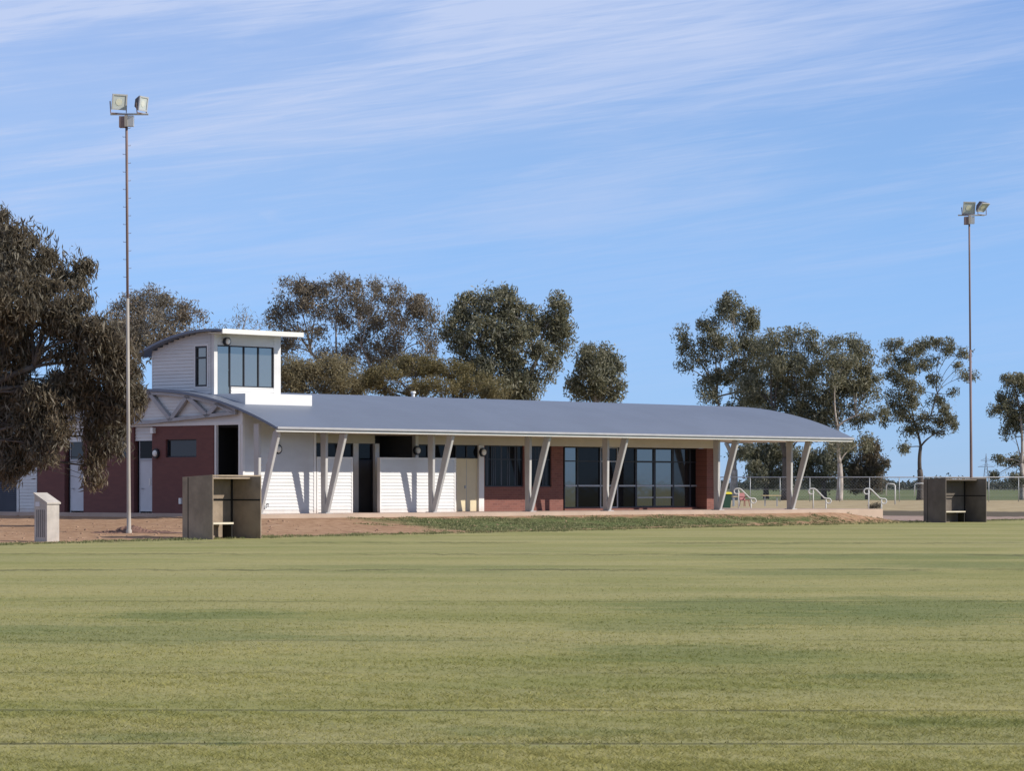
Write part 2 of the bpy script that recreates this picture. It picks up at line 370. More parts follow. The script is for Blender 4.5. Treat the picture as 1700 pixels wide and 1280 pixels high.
def turf_colour(T):
    """mown couch grass: worn yellow bands, greener drifts, thin furrows left by machinery"""
    pos = T.n('ShaderNodeNewGeometry').outputs['Position']
    x, y, z = T.sep(pos)
    big = T.noise(T.mapping(pos, (0.11, 0.20, 0.0), (0, 0, R(4))), 1.0, 5.0, 0.62, 0.4)
    mid = T.noise(T.mapping(pos, (0.55, 1.0, 0.0), (0, 0, R(-3)), (5, 2, 0)), 1.0, 5.0, 0.65)
    band = T.noise(T.mapping(pos, (0.075, 0.42, 0.0), (0, 0, R(1.0)), (0, 7, 0)), 1.0, 4.0, 0.6)
    fine = T.noise(T.mapping(pos, (9.0, 9.0, 9.0)), 1.0, 4.0, 0.75)
    c = T.mix(T.ramp(big, 0.34, 0.66), (0.236, 0.236, 0.088), (0.332, 0.302, 0.132))
    c = T.mix(T.ramp(band, 0.42, 0.62, 0.0, 0.5), c, (0.312, 0.29, 0.145))
    c = T.mix(T.ramp(mid, 0.58, 0.74, 0.0, 0.6), c, (0.185, 0.212, 0.082))
    c = T.mix(T.ramp(mid, 0.42, 0.26, 0.0, 0.5), c, (0.345, 0.316, 0.145))
    # greener drifts of a coarser grass
    wob = T.math('SUBTRACT', T.noise(T.mapping(pos, (0.5, 1.6, 0)), 1.0, 5.0, 0.7), 0.5)
    def drift(px, py, hx, hy, amt):
        nonlocal c
        D = FPX * EYE / (py - HY); X = (px - CX) * D / FPX
        r = T.math('ADD', T.math('POWER', T.math('DIVIDE', T.math('SUBTRACT', x, X), hx), 2.0), T.math('POWER', T.math('DIVIDE', T.math('SUBTRACT', y, D), hy), 2.0))
        r = T.math('ADD', r, T.math('MULTIPLY', wob, 3.4))
        c = T.mix(T.ramp(r, 1.0, 0.15, 0.0, amt), c, (0.155, 0.182, 0.070))
    drift(1240, 1008, 2.2, 4.2, 0.7); drift(1560, 1008, 2.8, 5.0, 0.75); drift(1400, 1028, 3.0, 2.6, 0.6); drift(1170, 1085, 1.6, 2.2, 0.6); drift(1110, 1040, 1.6, 2.4, 0.5)
    drift(330, 1022, 1.7, 2.0, 0.75); drift(200, 1055, 2.6, 3.0, 0.45); drift(700, 944, 5, 4.0, 0.4); drift(60, 1045, 1.2, 1.5, .5)
    drift(1500, 924, 6.5, 4.0, 0.65); drift(1640, 938, 3.5, 4.0, 0.65); drift(1350, 950, 3.0, 3.5, 0.6); drift(1480, 1124, .8, .5, 0.6); drift(620, 1060, 2.0, .8, .4); drift(900, 1215, 1.0, .5, .4); drift(250, 1225, .9, .5, .45); drift(1600, 1200, .9, .6, .5)
    drift(380, 1236, .25, .25, 0.9)
    # coarser tufts that read as short dark dashes further out
    tuft = T.noise(T.mapping(pos, (1.5, 1.1, 0), (0, 0, 0), (3, 9, 0)), 1.0, 5.0, 0.72)
    c = T.mix(T.ramp(tuft, 0.57, 0.72, 0.0, 0.50), c, (0.165, 0.19, 0.075))
    c = T.mix(T.ramp(tuft, 0.42, 0.30, 0.0, 0.35), c, (0.385, 0.345, 0.165))
    # furrows
    wg = T.math('SUBTRACT', T.noise(T.mapping(pos, (0.7, 0.0, 0)), 1.0, 5.0, 0.75), 0.5)
    for Y0, sl, wd, amt in ((22.83, 0.006, 0.13, 0.75), (19.88, 0.004, 0.11, 0.8), (61.5, -0.02, 0.8, 0.6), (75.5, 0.05, 1.1, 0.5), (44.5, 0.01, .30, .4), (33.2, -0.01, .18, .4), (91, 0.03, 1.6, 0.4), (27.4, 0.012, .12, .35)):
        dd = T.math('ABSOLUTE', T.math('SUBTRACT', T.math('ADD', T.math('ADD', y, T.math('MULTIPLY', x, sl)), T.math('MULTIPLY', wg, wd * (1.6 if Y0 < 25 else 7.0))), Y0))
        brk = T.ramp(T.noise(T.mapping(pos, (0.45 if Y0 < 25 else 0.22, 0.0, 0), (0, 0, 0), (Y0, 0, 0)), 1.0, 4.0, 0.65), 0.40, 0.56, 0.45 if Y0 < 25 else 0.0, amt)
        c = T.mix(T.math('MULTIPLY', T.ramp(dd, wd, wd * 0.3), brk), c, (0.075, 0.075, 0.036))
    c = T.mix(T.ramp(fine, 0.36, 0.62, 0.0, 1.0), T.mix(1.0, c, (0.86, 0.88, 0.86), 'MULTIPLY'), T.mix(1.0, c, (1.10, 1.09, 1.06), 'MULTIPLY'))
    return c, pos, fine

gm = bpy.data.materials.new('ground_cover'); gm.use_nodes = True
G = NT(gm.node_tree); gb = gm.node_tree.nodes['Principled BSDF']; gb.inputs['Roughness'].default_value = 0.95; gb.inputs['Specular IOR Level'].default_value = 0.1
turf, pos, fine = turf_colour(G)
def attr(nm):
    a = G.n('ShaderNodeAttribute'); a.attribute_name = nm; return a.outputs['Fac']
dE, tA, wA = attr('edge'), attr('along'), attr('behind')
px_, py_, pz_ = G.sep(pos)
nz1 = G.math('SUBTRACT', G.noise(pos, 0.5, 5.0, 0.65), 0.5)
nz2 = G.math('SUBTRACT', G.noise(G.mapping(pos, (1, 1, 1), (0, 0, A)), 1.7, 5.0, 0.7), 0.5)
nz3 = G.noise(pos, 3.0, 5.0, 0.7)
earth = G.mix(G.ramp(nz3, 0.35, 0.65), (0.30, 0.18, 0.108), (0.42, 0.272, 0.172))
earth = G.mix(G.ramp(G.noise(G.mapping(pos, (0.25, 4.0, 1), (0, 0, A), (4, 1, 0)), 1.0, 5.0, 0.75), 0.52, 0.64, 0, .6), earth, (0.235, 0.14, 0.092))
earth = G.mix(G.ramp(nz1, 0.08, 0.26), earth, (0.52, 0.36, 0.25))
earth = G.mix(G.ramp(G.noise(G.mapping(pos, (0.5, 2.5, 1), (0, 0, A)), 1.2, 4.0, 0.7), 0.56, 0.68, 0, .8), earth, (0.20, 0.115, 0.085))
bgrass = G.mix(G.ramp(nz3, 0.35, 0.65), (0.075, 0.105, 0.036), (0.15, 0.165, 0.07))
bgrass = G.mix(G.ramp(nz1, 0.02, 0.2, 0, .6), bgrass, (0.26, 0.22, 0.12))
gmask = G.ramp(G.math('ADD', tA, G.math('MULTIPLY', nz1, 8.0)), -1.6, 1.6)
gmask = G.math('MULTIPLY', gmask, G.ramp(G.math('ADD', G.math('SUBTRACT', -2.1, wA), G.math('MULTIPLY', nz2, 2.6)), 0.0, 0.8))
gmask = G.math('MULTIPLY', gmask, G.ramp(G.math('ADD', dE, G.math('MULTIPLY', nz2, 2.4)), 0.45, 1.1))
gmask = G.math('MULTIPLY', gmask, G.ramp(tA, 35.0, 32.0))
bank = G.mix(gmask, earth, bgrass)
gravel = G.mix(G.ramp(nz3, 0.3, 0.7), (0.30, 0.215, 0.18), (0.37, 0.28, 0.235))
dry = G.mix(G.ramp(nz1, -0.15, 0.15), (0.33, 0.26, 0.155), (0.42, 0.34, 0.21))
field = G.mix(G.ramp(G.noise(G.mapping(pos, (0.01, 0.03, 0)), 1.0, 4.0), 0.4, 0.6), (0.105, 0.13, 0.058), (0.155, 0.17, 0.085))
far_d = G.math('ADD', py_, G.math('MULTIPLY', nz1, 10.0))
far = G.mix(G.ramp(far_d, 164, 168), gravel, (0.115, 0.095, 0.07))
far = G.mix(G.ramp(far_d, 184, 190), far, dry)
far = G.mix(G.ramp(far_d, 292, 300), far, field)
# outside the building pad on the right or behind
offpad = G.ramp(G.math('ADD', G.math('MAXIMUM', G.math('SUBTRACT', tA, 35.0), G.math('SUBTRACT', wA, 15.0)), G.math('MULTIPLY', nz1, 2.0)), 0.0, 1.5)
out_c = G.mix(offpad, bank, far)
omask = G.ramp(G.math('ADD', dE, G.math('MULTIPLY', nz2, 1.6)), -0.35, 0.55)
G.put(gb.inputs['Base Color'], G.mix(omask, turf, out_c))
gbp = G.n('ShaderNodeBump'); gbp.inputs['Strength'].default_value = 0.5; gbp.inputs['Distance'].default_value = 0.05
G.put(gbp.inputs['Height'], G.noise(pos, 5.0, 5.0, 0.7)); G.put(gb.inputs['Normal'], gbp.outputs[0])
me.materials.append(gm)

def np_mesh(name, verts, faces, m, parent=None):
    k = faces.shape[1]
    q = bpy.data.meshes.new(name)
    q.vertices.add(len(verts)); q.vertices.foreach_set('co', np.ascontiguousarray(verts, np.float32).ravel())
    q.loops.add(faces.size); q.loops.foreach_set('vertex_index', np.ascontiguousarray(faces, np.int32).ravel())
    q.polygons.add(len(faces)); q.polygons.foreach_set('loop_start', np.arange(0, faces.size, k, dtype=np.int32))
    q.update(); q.validate()
    q.materials.append(MATS[m] if isinstance(m, str) else m)
    o = bpy.data.objects.new(name, q); col.objects.link(o)
    if parent: o.parent = parent
    return o

# turf blades over the nearer part of the oval
bm_ = bpy.data.materials.new('turf_blades'); bm_.use_nodes = True
TB = NT(bm_.node_tree); bb = bm_.node_tree.nodes['Principled BSDF']; bb.inputs['Roughness'].default_value = 0.8; bb.inputs['Specular IOR Level'].default_value = 0.15
tcb, _, _ = turf_colour(TB)
rp = TB.n('ShaderNodeNewGeometry').outputs['Random Per Island']
tcb = TB.mix(rp, TB.mix(1.0, tcb, (0.92, 0.96, 0.80), 'MULTIPLY'), TB.mix(1.0, tcb, (1.36, 1.34, 1.16), 'MULTIPLY'))
TB.put(bb.inputs['Base Color'], tcb)
tlu = TB.n('ShaderNodeBsdfTranslucent'); TB.put(tlu.inputs[0], tcb); mxs = TB.n('ShaderNodeMixShader'); mxs.inputs[0].default_value = 0.35
bm_.node_tree.links.new(bb.outputs[0], mxs.inputs[1]); bm_.node_tree.links.new(tlu.outputs[0], mxs.inputs[2]); bm_.node_tree.links.new(mxs.outputs[0], bm_.node_tree.nodes['Material Output'].inputs[0])
MATS['turf_blades'] = bm_
def blades(N, d0, d1, h0, h1):
    D = 1.0 / rng.uniform(1 / d1, 1 / d0, N); X = rng.uniform(-0.185, 0.185, N) * D
    # gather into tufts
    X += 0.05 * np.sin(X * 9 + np.sin(D * 7) * 2); D += 0.05 * np.sin(D * 5.3 + X * 6.1 + 2 * np.sin(X * 2.7))
    keep = np.ones(N, bool)
    for Y0, sl in ((22.95, .006), (19.98, .004)): q_ = D + X * sl - Y0 + .07 * np.sin(X * 1.9 + Y0) + .03 * np.sin(X * 7.3); keep &= ~((q_ > -.30 * rng.uniform(.7, 1.1, N)) & (q_ < .03 + .02 * rng.normal(0, 1, N)) & (rng.uniform(0, 1, N) < .82))
    D, X = D[keep], X[keep]; N = len(D)
    h = rng.uniform(h0, h1, N) * (0.85 + 0.3 * (np.sin(X * 1.1 + np.cos(D * 1.3) * 2) * .5 + .5)) * np.clip((d1 - D) / (d1 * .6), 0.12, 1)
    wd = h * rng.uniform(0.16, 0.3, N)
    a = rng.uniform(0, 2 * np.pi, N); ln = rng.uniform(1.0, 3.4, N) * h; b = rng.uniform(0, 2 * np.pi, N)
    p = np.stack([X, D, np.zeros(N)], -1)
    sd_ = np.stack([np.cos(a), np.sin(a), np.zeros(N)], -1) * wd[:, None]
    tip = p + np.stack([np.cos(b) * ln, np.sin(b) * ln, h], -1)
    p[:, 2] -= 0.004
    V = np.stack([p - sd_, p + sd_, tip], 1).reshape(-1, 3); F = np.arange(3 * N).reshape(-1, 3)
    return V, F
V1, F1 = blades(360000, 16.8, 105, 0.009, 0.024)
gr = np_mesh('grass', V1, F1, 'turf_blades'); tag(gr, 'short mown turf blades covering the near half of the oval', 'grass', kind='stuff')

# rough grass: ragged tufts along the edge of the oval and on the bank before the pavement
def tufts(cx, cy, h0, h1, per, spread):
    n = len(cx); X = np.repeat(cx, per) + rng.normal(0, spread, n * per); Y = np.repeat(cy, per) + rng.normal(0, spread, n * per)
    N = n * per; Z = ground_z(X, Y); h = np.repeat(rng.uniform(h0, h1, n), per) * rng.uniform(.5, 1.1, N)
    a = rng.uniform(0, 2 * np.pi, N); b = rng.uniform(0, 2 * np.pi, N); wd = rng.uniform(.008, .018, N); ln = h * rng.uniform(.2, 1.0, N)
    p = np.stack([X, Y, Z - .01], -1); sd_ = np.stack([np.cos(a), np.sin(a), np.zeros(N)], -1) * wd[:, None]
    tip = p + np.stack([np.cos(b) * ln, np.sin(b) * ln, h + .01], -1)
    return np.stack([p - sd_, p + sd_, tip], 1).reshape(-1, 3)
ex, ey = [], []
for (x0, y0), (x1, y1) in zip(EDGE[2:10], EDGE[3:11]):
    L_ = math.hypot(x1 - x0, y1 - y0); k_ = int(L_ * 34); u_ = rng.uniform(0, 1, k_); o_ = rng.normal(.1, .38, k_) + .25 * np.sin(u_ * L_ * 1.3)
    ex.append(x0 + (x1 - x0) * u_ - (y1 - y0) / L_ * o_); ey.append(y0 + (y1 - y0) * u_ + (x1 - x0) / L_ * o_)
Va = tufts(np.concatenate(ex), np.concatenate(ey), .03, .09, 12, .05)
bt = rng.uniform(-2.5, 33, 16000); bw = rng.uniform(-12, -1.9, 16000)
bX, bY = PX0 + bt * UX + bw * EX, PY0 + bt * UY + bw * EY
patch = np.sin(bt * 1.1 + np.sin(bw * 1.7)) + np.sin(bw * 2.1 + bt * .6) + rng.normal(0, .7, len(bt))
ok = (d_oval(bX, bY) > .9) & (patch > -.7 + 1.5 * np.clip((1.5 - bt) / 3, 0, 2)) & (bw < -2.3 - .3 * np.sin(bt * 1.7))
Vb = tufts(bX[ok], bY[ok], .02, .075, 11, .09)
Vt = np.concatenate([Va, Vb])
mt_ = bpy.data.materials.new('tuft_blades'); mt_.use_nodes = True; TT_ = NT(mt_.node_tree); tb_ = mt_.node_tree.nodes['Principled BSDF']; tb_.inputs['Roughness'].default_value = .8; tb_.inputs['Specular IOR Level'].default_value = .15
cr_ = TT_.n('ShaderNodeValToRGB'); TT_.put(cr_.inputs[0], TT_.n('ShaderNodeNewGeometry').outputs['Random Per Island'])
for q_, c_ in ((0.0, (.10, .12, .05)), (1.0, (.40, .345, .20))): cr_.color_ramp.elements[int(q_)].color = (*c_, 1)
m3 = cr_.color_ramp.elements.new(.45); m3.color = (.15, .17, .072, 1); m4 = cr_.color_ramp.elements.new(.78); m4.color = (.25, .24, .115, 1)
TT_.put(tb_.inputs['Base Color'], cr_.outputs[0]); MATS['tuft_blades'] = mt_
o = np_mesh('grass', Vt, np.arange(len(Vt)).reshape(-1, 3), 'tuft_blades'); tag(o, 'ragged tufts of rough grass on the bank and along the oval edge', 'grass', kind='stuff')

# loose stones and clods over the bare earth
st_t = rng.uniform(-30, 34, 2000); st_w = rng.uniform(-14, -1.8, 2000)
st_t2 = rng.uniform(-30, -5, 900); st_w2 = rng.uniform(-6, 16, 900); st_t = np.concatenate([st_t, st_t2]); st_w = np.concatenate([st_w, st_w2])
sX, sY = PX0 + st_t * UX + st_w * EX, PY0 + st_t * UY + st_w * EY
k_ = d_oval(sX, sY) > .25; sX, sY = sX[k_], sY[k_]; n_ = len(sX)
oct_ = np.array([(1, 0, 0), (0, 1, 0), (-1, 0, 0), (0, -1, 0), (0, 0, 1), (0, 0, -1)], float)
of_ = np.array([(0, 1, 4), (1, 2, 4), (2, 3, 4), (3, 0, 4), (1, 0, 5), (2, 1, 5), (3, 2, 5), (0, 3, 5)])
sz_ = (rng.uniform(0, 1, n_) ** 4 * .06 + .012)[:, None, None] * rng.uniform(.5, 1.3, (n_, 6, 1)) * np.array([1.2, 1.2, .75])
vs_ = oct_[None] * sz_ + np.stack([sX, sY, ground_z(sX, sY)], -1)[:, None, :]
fs_ = (of_[None] + 6 * np.arange(n_)[:, None, None]).reshape(-1, 3)
mat('stone', (0.33, 0.21, 0.14), 0.95, 0.45, 2.0)
o = np_mesh('stones', vs_.reshape(-1, 3), fs_, 'stone'); tag(o, 'loose stones and clods scattered over the bare earth', 'stones', kind='stuff')

# ------------------------------------------------------------------ pavement round the clubhouse
pv = MB().box(SLAB[0], SLAB[1] , SLAB[2] + .02, SLAB[3], 0.25, FLOOR)
pv.box(SLAB[1] + .003, SLAB[1] + 0.35, 2.0, 14, 0.05, 0.50).box(SLAB[1] + .353, SLAB[1] + 0.7, 2.0, 14, 0.05, 0.37)
pave = pv.build('pavement', 'pavement_concrete', loc=(PX0, PY0, 0)); pave.rotation_euler = (0, 0, A); tag(pave, kind='structure')
kb = MB().box(SLAB[0], SLAB[1] + .01, SLAB[2] - .02, SLAB[2] + .016, 0.1, FLOOR - .01).build('kerb', 'slab_edge', loc=(PX0, PY0, 0)); kb.rotation_euler = (0, 0, A); tag(kb, kind='structure')

# ------------------------------------------------------------------ clubhouse
club = empty('clubhouse', (PX0, PY0, FLOOR), A)
tag(club, 'long white and red brick clubhouse with curved metal roof and slanting veranda posts', 'building')
DZ = (0, 0, -FLOOR)
def part(mb, name, m, parent=None, smooth=False):
    """a part of the clubhouse; geometry is written with heights above the oval"""
    return mb.build(name, m, parent or club, smooth, None if parent else DZ)
def pb(mb, pl, a0, a1, b0, b1, d0, d1):
    if pl == 'F': mb.box(a0, a1, d0, d1, b0, b1)
    else: mb.box(d0, d1, a0, a1, b0, b1)
    return mb
def clad(mb, pl, a0, a1, b0, b1, d, thick=0.14, pitch=0.135, dep=0.026):
    """weatherboards: each board leans out at its foot"""
    pb(mb, pl, a0, a1, b0, b1, d + 0.004, d + thick)
    z = b0
    P = (lambda a, dd, zz: (a, dd, zz)) if pl == 'F' else (lambda a, dd, zz: (dd, a, zz))
    while z < b1 - 1e-4:
        zt = min(z + pitch, b1)
        mb.quad(P(a0, d - dep, z), P(a1, d - dep, z), P(a1, d, zt), P(a0, d, zt))
        mb.quad(P(a0, d, z), P(a1, d, z), P(a1, d - dep, z), P(a0, d - dep, z))
        z = zt
    return mb
def window(pl, a0, a1, b0, b1, d, vs=(), hs=(), fw=0.05, frame='dark_frame', glass='glass_dark', name='window', parent=None, panes=None):
    """frame with bars at the a-positions vs and heights hs; glass behind it"""
    a0, a1 = min(a0, a1), max(a0, a1)
    f = MB()
    pb(f, pl, a0, a0 + fw, b0, b1, d - .03, d + .05); pb(f, pl, a1 - fw, a1, b0, b1, d - .03, d + .05)
    pb(f, pl, a0 + fw, a1 - fw, b0, b0 + fw, d - .03, d + .05); pb(f, pl, a0 + fw, a1 - fw, b1 - fw, b1, d - .03, d + .05)
    for v in vs: pb(f, pl, v - fw / 2, v + fw / 2, b0 + fw, b1 - fw, d - .028, d + .048)
    for h in hs: pb(f, pl, a0 + fw, a1 - fw, h - fw / 2, h + fw / 2, d - .026, d + .046)
    w = part(f, name, frame, parent)
    g = MB(); pb(g, pl, a0 + fw * .5, a1 - fw * .5, b0 + fw * .5, b1 - fw * .5, d + .012, d + .03)
    g.build('pane', glass, w) if not parent else g.build('pane', glass, parent)
    return w
def wall_light(pl, a, b, d, r=0.19):
    """round bulkhead light: black bezel and white globe"""
    m = MB(); n = 20
    P = (lambda aa, dd, zz: (aa, dd, zz)) if pl == 'F' else (lambda aa, dd, zz: (dd, aa, zz))
    m.tube([P(a, d, b), P(a, d - .10, b)], [r, r], n)
    o = part(m, 'wall_light', 'dark_frame', None, False)
    g = MB(); g.tube([P(a, d - .10, b), P(a, d - .14, b), P(a, d - .165, b)], [r * .72, r * .62, r * .3], n); g.build('globe', 'light_globe', o, True)
    return o

SOF = 3.80; HEAD = 3.45; 
tA0 = T_END
t523 = TW(523, W1)
# front block (change rooms), weatherboard full height
m = MB(); clad(m, 'F', tA0 + .10, t523 - .09, FLOOR, 4.55, W1); m.box(t523 - .14, t523, W1 + .15, W2 + .15, FLOOR, 4.5)
part(m, 'front_wall', 'white_cladding')
part(MB().box(tA0 - .02, tA0 + .10, W1 - .035, W1 + .10, FLOOR, 4.52), 'corner_trim', 'white_paint')
part(MB().box(t523 - .09, t523 + .03, W1 - .035, W1 + .12, FLOOR, 4.5), 'corner_trim', 'white_paint')
# privacy screens
for (a, b) in ((523.8, 585), (630, 755.5)):
    ta, tb = TW(a, W1) + (.05 if a < 600 else 0), TW(b, W1)
    m = MB(); clad(m, 'F', ta + .07, tb - .07, FLOOR + .003, 2.80, W1); part(m, 'privacy_screen', 'white_cladding')
    f = MB().box(ta, ta + .07, W1 - .03, W1 + .13, FLOOR, 2.80).box(tb - .07, tb, W1 - .03, W1 + .13, FLOOR, 2.80).box(ta, tb, W1 - .03, W1 + .13, 2.80, 2.87)
    part(f, 'screen_frame', 'white_paint')
# main wall behind: weatherboard band over the openings
x = lambda p, w=W2: TW(p, w)
m = MB(); clad(m, 'F', x(523), x(622) , HEAD, SOF, W2); clad(m, 'F', x(690), x(935), HEAD, SOF, W2); clad(m, 'F', x(935), x(1187), HEAD, SOF, W2, dep=.012)
clad(m, 'F', x(523), x(585), FLOOR, 2.88, W2); clad(m, 'F', x(690), x(757), FLOOR, 2.88, W2)
part(m, 'main_wall', 'beige_lining')
window('F', x(524), x(586), 2.88, HEAD, W2 + .03, vs=(x(562),), name='highlight_window')
window('F', x(694), x(793), 2.88, HEAD, W2 + .03, vs=(x(710), x(757), x(775)), name='highlight_window')
for (a, b, d, h) in ((586, 594.5, .03, HEAD), (622, 629, .03, HEAD), (688.5, 693.5, .05, SOF), (793, 801.5, .08, HEAD)):
    part(MB().box(x(a), x(b), W2 - d, W2 + .15, FLOOR, h), 'wall_pier', 'white_paint')
dr = MB().box(x(594.5), x(597), W2 + .10, W2 + .2, FLOOR, HEAD).box(x(620), x(622), W2 + .10, W2 + .2, FLOOR, HEAD).box(x(597), x(620), W2 + .10, W2 + .2, 2.74, 2.80)
d_ = part(dr, 'door', 'dark_frame')
MB().box(x(597), x(620), W2 + .13, W2 + .17, FLOOR + .02, 2.74).build('door_leaf', 'dark_door', d_)
MB().box(x(597), x(620), W2 + .13, W2 + .15, 2.80, HEAD).build('pane', 'glass_dark', d_)
# deep alcove behind the long screen, its shade put into the wall colour
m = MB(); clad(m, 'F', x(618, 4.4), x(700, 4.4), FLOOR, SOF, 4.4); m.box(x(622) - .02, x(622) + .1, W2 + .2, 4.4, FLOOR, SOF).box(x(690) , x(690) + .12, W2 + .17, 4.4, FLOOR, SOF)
part(m, 'alcove_wall', 'wall_in_shade')
# cream double door
m = MB().box(x(757), x(793), W2 + .02, W2 + .10, FLOOR + .01, 2.88); cd = part(m, 'door', 'cream_paint')
MB().box(x(774.7), x(775.2), W2 + .015, W2 + .03, FLOOR + .05, 2.84).box(x(771.5), x(773.2), W2 - .01, W2 + .03, 1.62, 1.74).build('door_handle', 'silver_frame', cd)
m = MB().box(x(755.6), x(757), W2 - .02, W2 + .12, FLOOR, 2.9); part(m, 'door_jamb', 'white_paint')
# brick bay with two curtained windows
B0, B1 = x(801.5), x(935); wz = 1.69
wa, wb, wc, wd = x(805), x(869), x(881), x(915.5)
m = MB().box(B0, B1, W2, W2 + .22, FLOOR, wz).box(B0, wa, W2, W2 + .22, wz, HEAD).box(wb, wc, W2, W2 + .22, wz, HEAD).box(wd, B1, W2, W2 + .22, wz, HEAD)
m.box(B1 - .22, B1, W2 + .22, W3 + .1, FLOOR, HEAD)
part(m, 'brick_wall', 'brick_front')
for (p0, p1, vs) in ((wa, wb, (x(817), x(860))), (wc, wd, (x(902),))):
    wn = window('F', p0, p1, wz, HEAD, W2 + .08, vs=vs, hs=(2.86,), name='window')
    cu = MB(); n = 26
    for k in range(n):
        a = p0 + .06 + (p1 - p0 - .12) * k / n; b2 = p0 + .06 + (p1 - p0 - .12) * (k + 1) / n
        da = W2 + .098 if k % 2 else W2 + .086; db = W2 + .086 if k % 2 else W2 + .098
        if k % 5 in (1, 2): cu.quad((a, da, wz + .06), (b2, db, wz + .06), (b2, db, HEAD - .05), (a, da, HEAD - .05))
    cu.build('curtain', 'roller_door', wn)
# full height glazing of the social room
gpx = [936, 958, 996, 1025, 1055, 1086, 1117, 1145, 1173]
kinds = ['glass_sky', 'glass_dark', 'glass_dark', 'glass_dark', 'glass_sky', 'glass_sky', 'glass_mid', 'glass_dark']
GB = FLOOR + .10
m = MB().box(x(936, W3), x(1173, W3), W3 - .06, W3 + .1, FLOOR, GB); part(m, 'sill', 'brick_front')
for k in range(8):
    a, b = x(gpx[k], W3), x(gpx[k + 1], W3)
    hs = [2.82, 1.74]
    door = k in (4, 5)
    wn = window('F', a + .002, b - .002, GB, HEAD, W3, hs=hs, fw=0.075 if door else 0.05, frame='silver_frame' if k in (2,) else 'dark_frame', glass=kinds[k], name='glazed_door' if door else 'window')
    r = MB().box(a + .05, b - .05, W3 - .045, W3 - .032, 1.70, 1.77); r.build('push_rail' if door else 'rail', 'silver_frame', wn)
    if door:
        for h in (1.2,): MB().box(a + .09, b - .09, W3 - .04, W3 - .03, h - .02, h + .03).build('kick_rail', 'silver_frame', wn)
# brick pier closing the front and the far end wall
m = MB().box(x(1173.5, W2 ), x(1187), W2, W3 + .3, FLOOR, HEAD).box(x(1187) - .25, x(1187), W3 + .3, 13.2, FLOOR, SOF)
part(m, 'brick_pier', 'brick_front')
m = MB().box(tA0 + .2, x(1187), 13.2, 13.4, FLOOR, SOF); part(m, 'back_wall', 'white_cladding')
# ceiling / soffit
m = MB().box(t523 + .035, T_ROOF1 - .05, -Q0 + .072, 4.6, SOF, SOF + .06); part(m, 'soffit', 'beige_lining')
# interior darkness: inner partition behind the fronts
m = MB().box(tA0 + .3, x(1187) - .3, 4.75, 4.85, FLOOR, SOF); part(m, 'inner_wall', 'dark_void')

# roof: barrel arc across a 16 m span
def arc(wp, span=8.0, rise=1.6):
    Rr = (span * span + rise * rise) / (2 * rise)
    return math.sqrt(max(0, Rr * Rr - (wp - span) ** 2)) - (Rr - rise)
EAVE = 3.97
def roof_shell(t0, t1, ws, zs, th):
    mb = MB(); n = len(ws)
    poly = list(zip(ws, zs)) + [(w, z - th) for w, z in zip(ws[::-1], zs[::-1])]
    i = len(mb.v)
    for t in (t0, t1):
        mb.v += [(t, w, z) for w, z in poly]
    N = len(poly)
    for k in range(n - 1):
        mb.f.append((k, N + k, N + k + 1, k + 1))                         # top
        kk2 = n + k
        mb.f.append((kk2, N + kk2, N + kk2 + 1, kk2 + 1))                 # underside
        a, b, c, d = k, k + 1, N - 2 - k, N - 1 - k
        mb.f.append((a, b, c, d)); mb.f.append((N + d, N + c, N + b, N + a))
    mb.f.append((n - 1, N + n - 1, N + n, n)); mb.f.append((0, N - 1, 2 * N - 1, N))
    return mb
ws = [16 * k / 40 - Q0 for k in range(41)]
roof = part(roof_shell(T_ROOF0, T_ROOF1, ws, [EAVE + arc(w + Q0) for w in ws], 0.10), 'roof', 'roof_metal', smooth=False)
rl = MB()
t = T_ROOF0 + 0.6
fa = MB().box(T_ROOF0 + .04, T_ROOF1 - .04, -Q0 + .02, -Q0 + .07, SOF - .02, EAVE - .10).build('fascia', 'fascia_paint', roof)
MB().box(T_ROOF0 + .02, T_ROOF1 - .02, -Q0 - .085, -Q0 - .002, EAVE - .085, EAVE - .005).build('gutter', 'grey_steel', roof)
MB().box(T_ROOF0 + .04, T_ROOF1 - .04, 14.41, 14.47, SOF - .02, EAVE - .10).build('fascia', 'fascia_paint', roof)
MB().tube([(TW(686, 6.0), 6.0, EAVE + arc(6.0 + Q0) - .05), (TW(686, 6.0), 6.0, EAVE + arc(6.0 + Q0) + .14)], .07, 12).tube([(TW(686, 6.0), 6.0, EAVE + arc(6.0 + Q0) + .16), (TW(686, 6.0), 6.0, EAVE + arc(6.0 + Q0) + .24)], [.12, .09], 12).build('roof_vent', 'vent_white', roof)
# pavilion beams under the open end
for tb in (TW(1191, 0), TW(1312, 0)):
    mb = MB(); wl = [-1.1 + 15.6 * k / 16 for k in range(17)]
    for k in range(16):
        z0, z1 = EAVE + arc(wl[k] + Q0) - .30, EAVE + arc(wl[k + 1] + Q0) - .30
        mb.tube([(tb, wl[k], z0), (tb, wl[k + 1], z1)], .07, 6)
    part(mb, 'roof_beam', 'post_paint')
    for wq in (13.2,):
        part(MB().tube([(tb, wq, FLOOR), (tb, wq, EAVE + arc(wq + Q0) - .1)], .12, 12), 'veranda_post', 'post_paint', smooth=True)

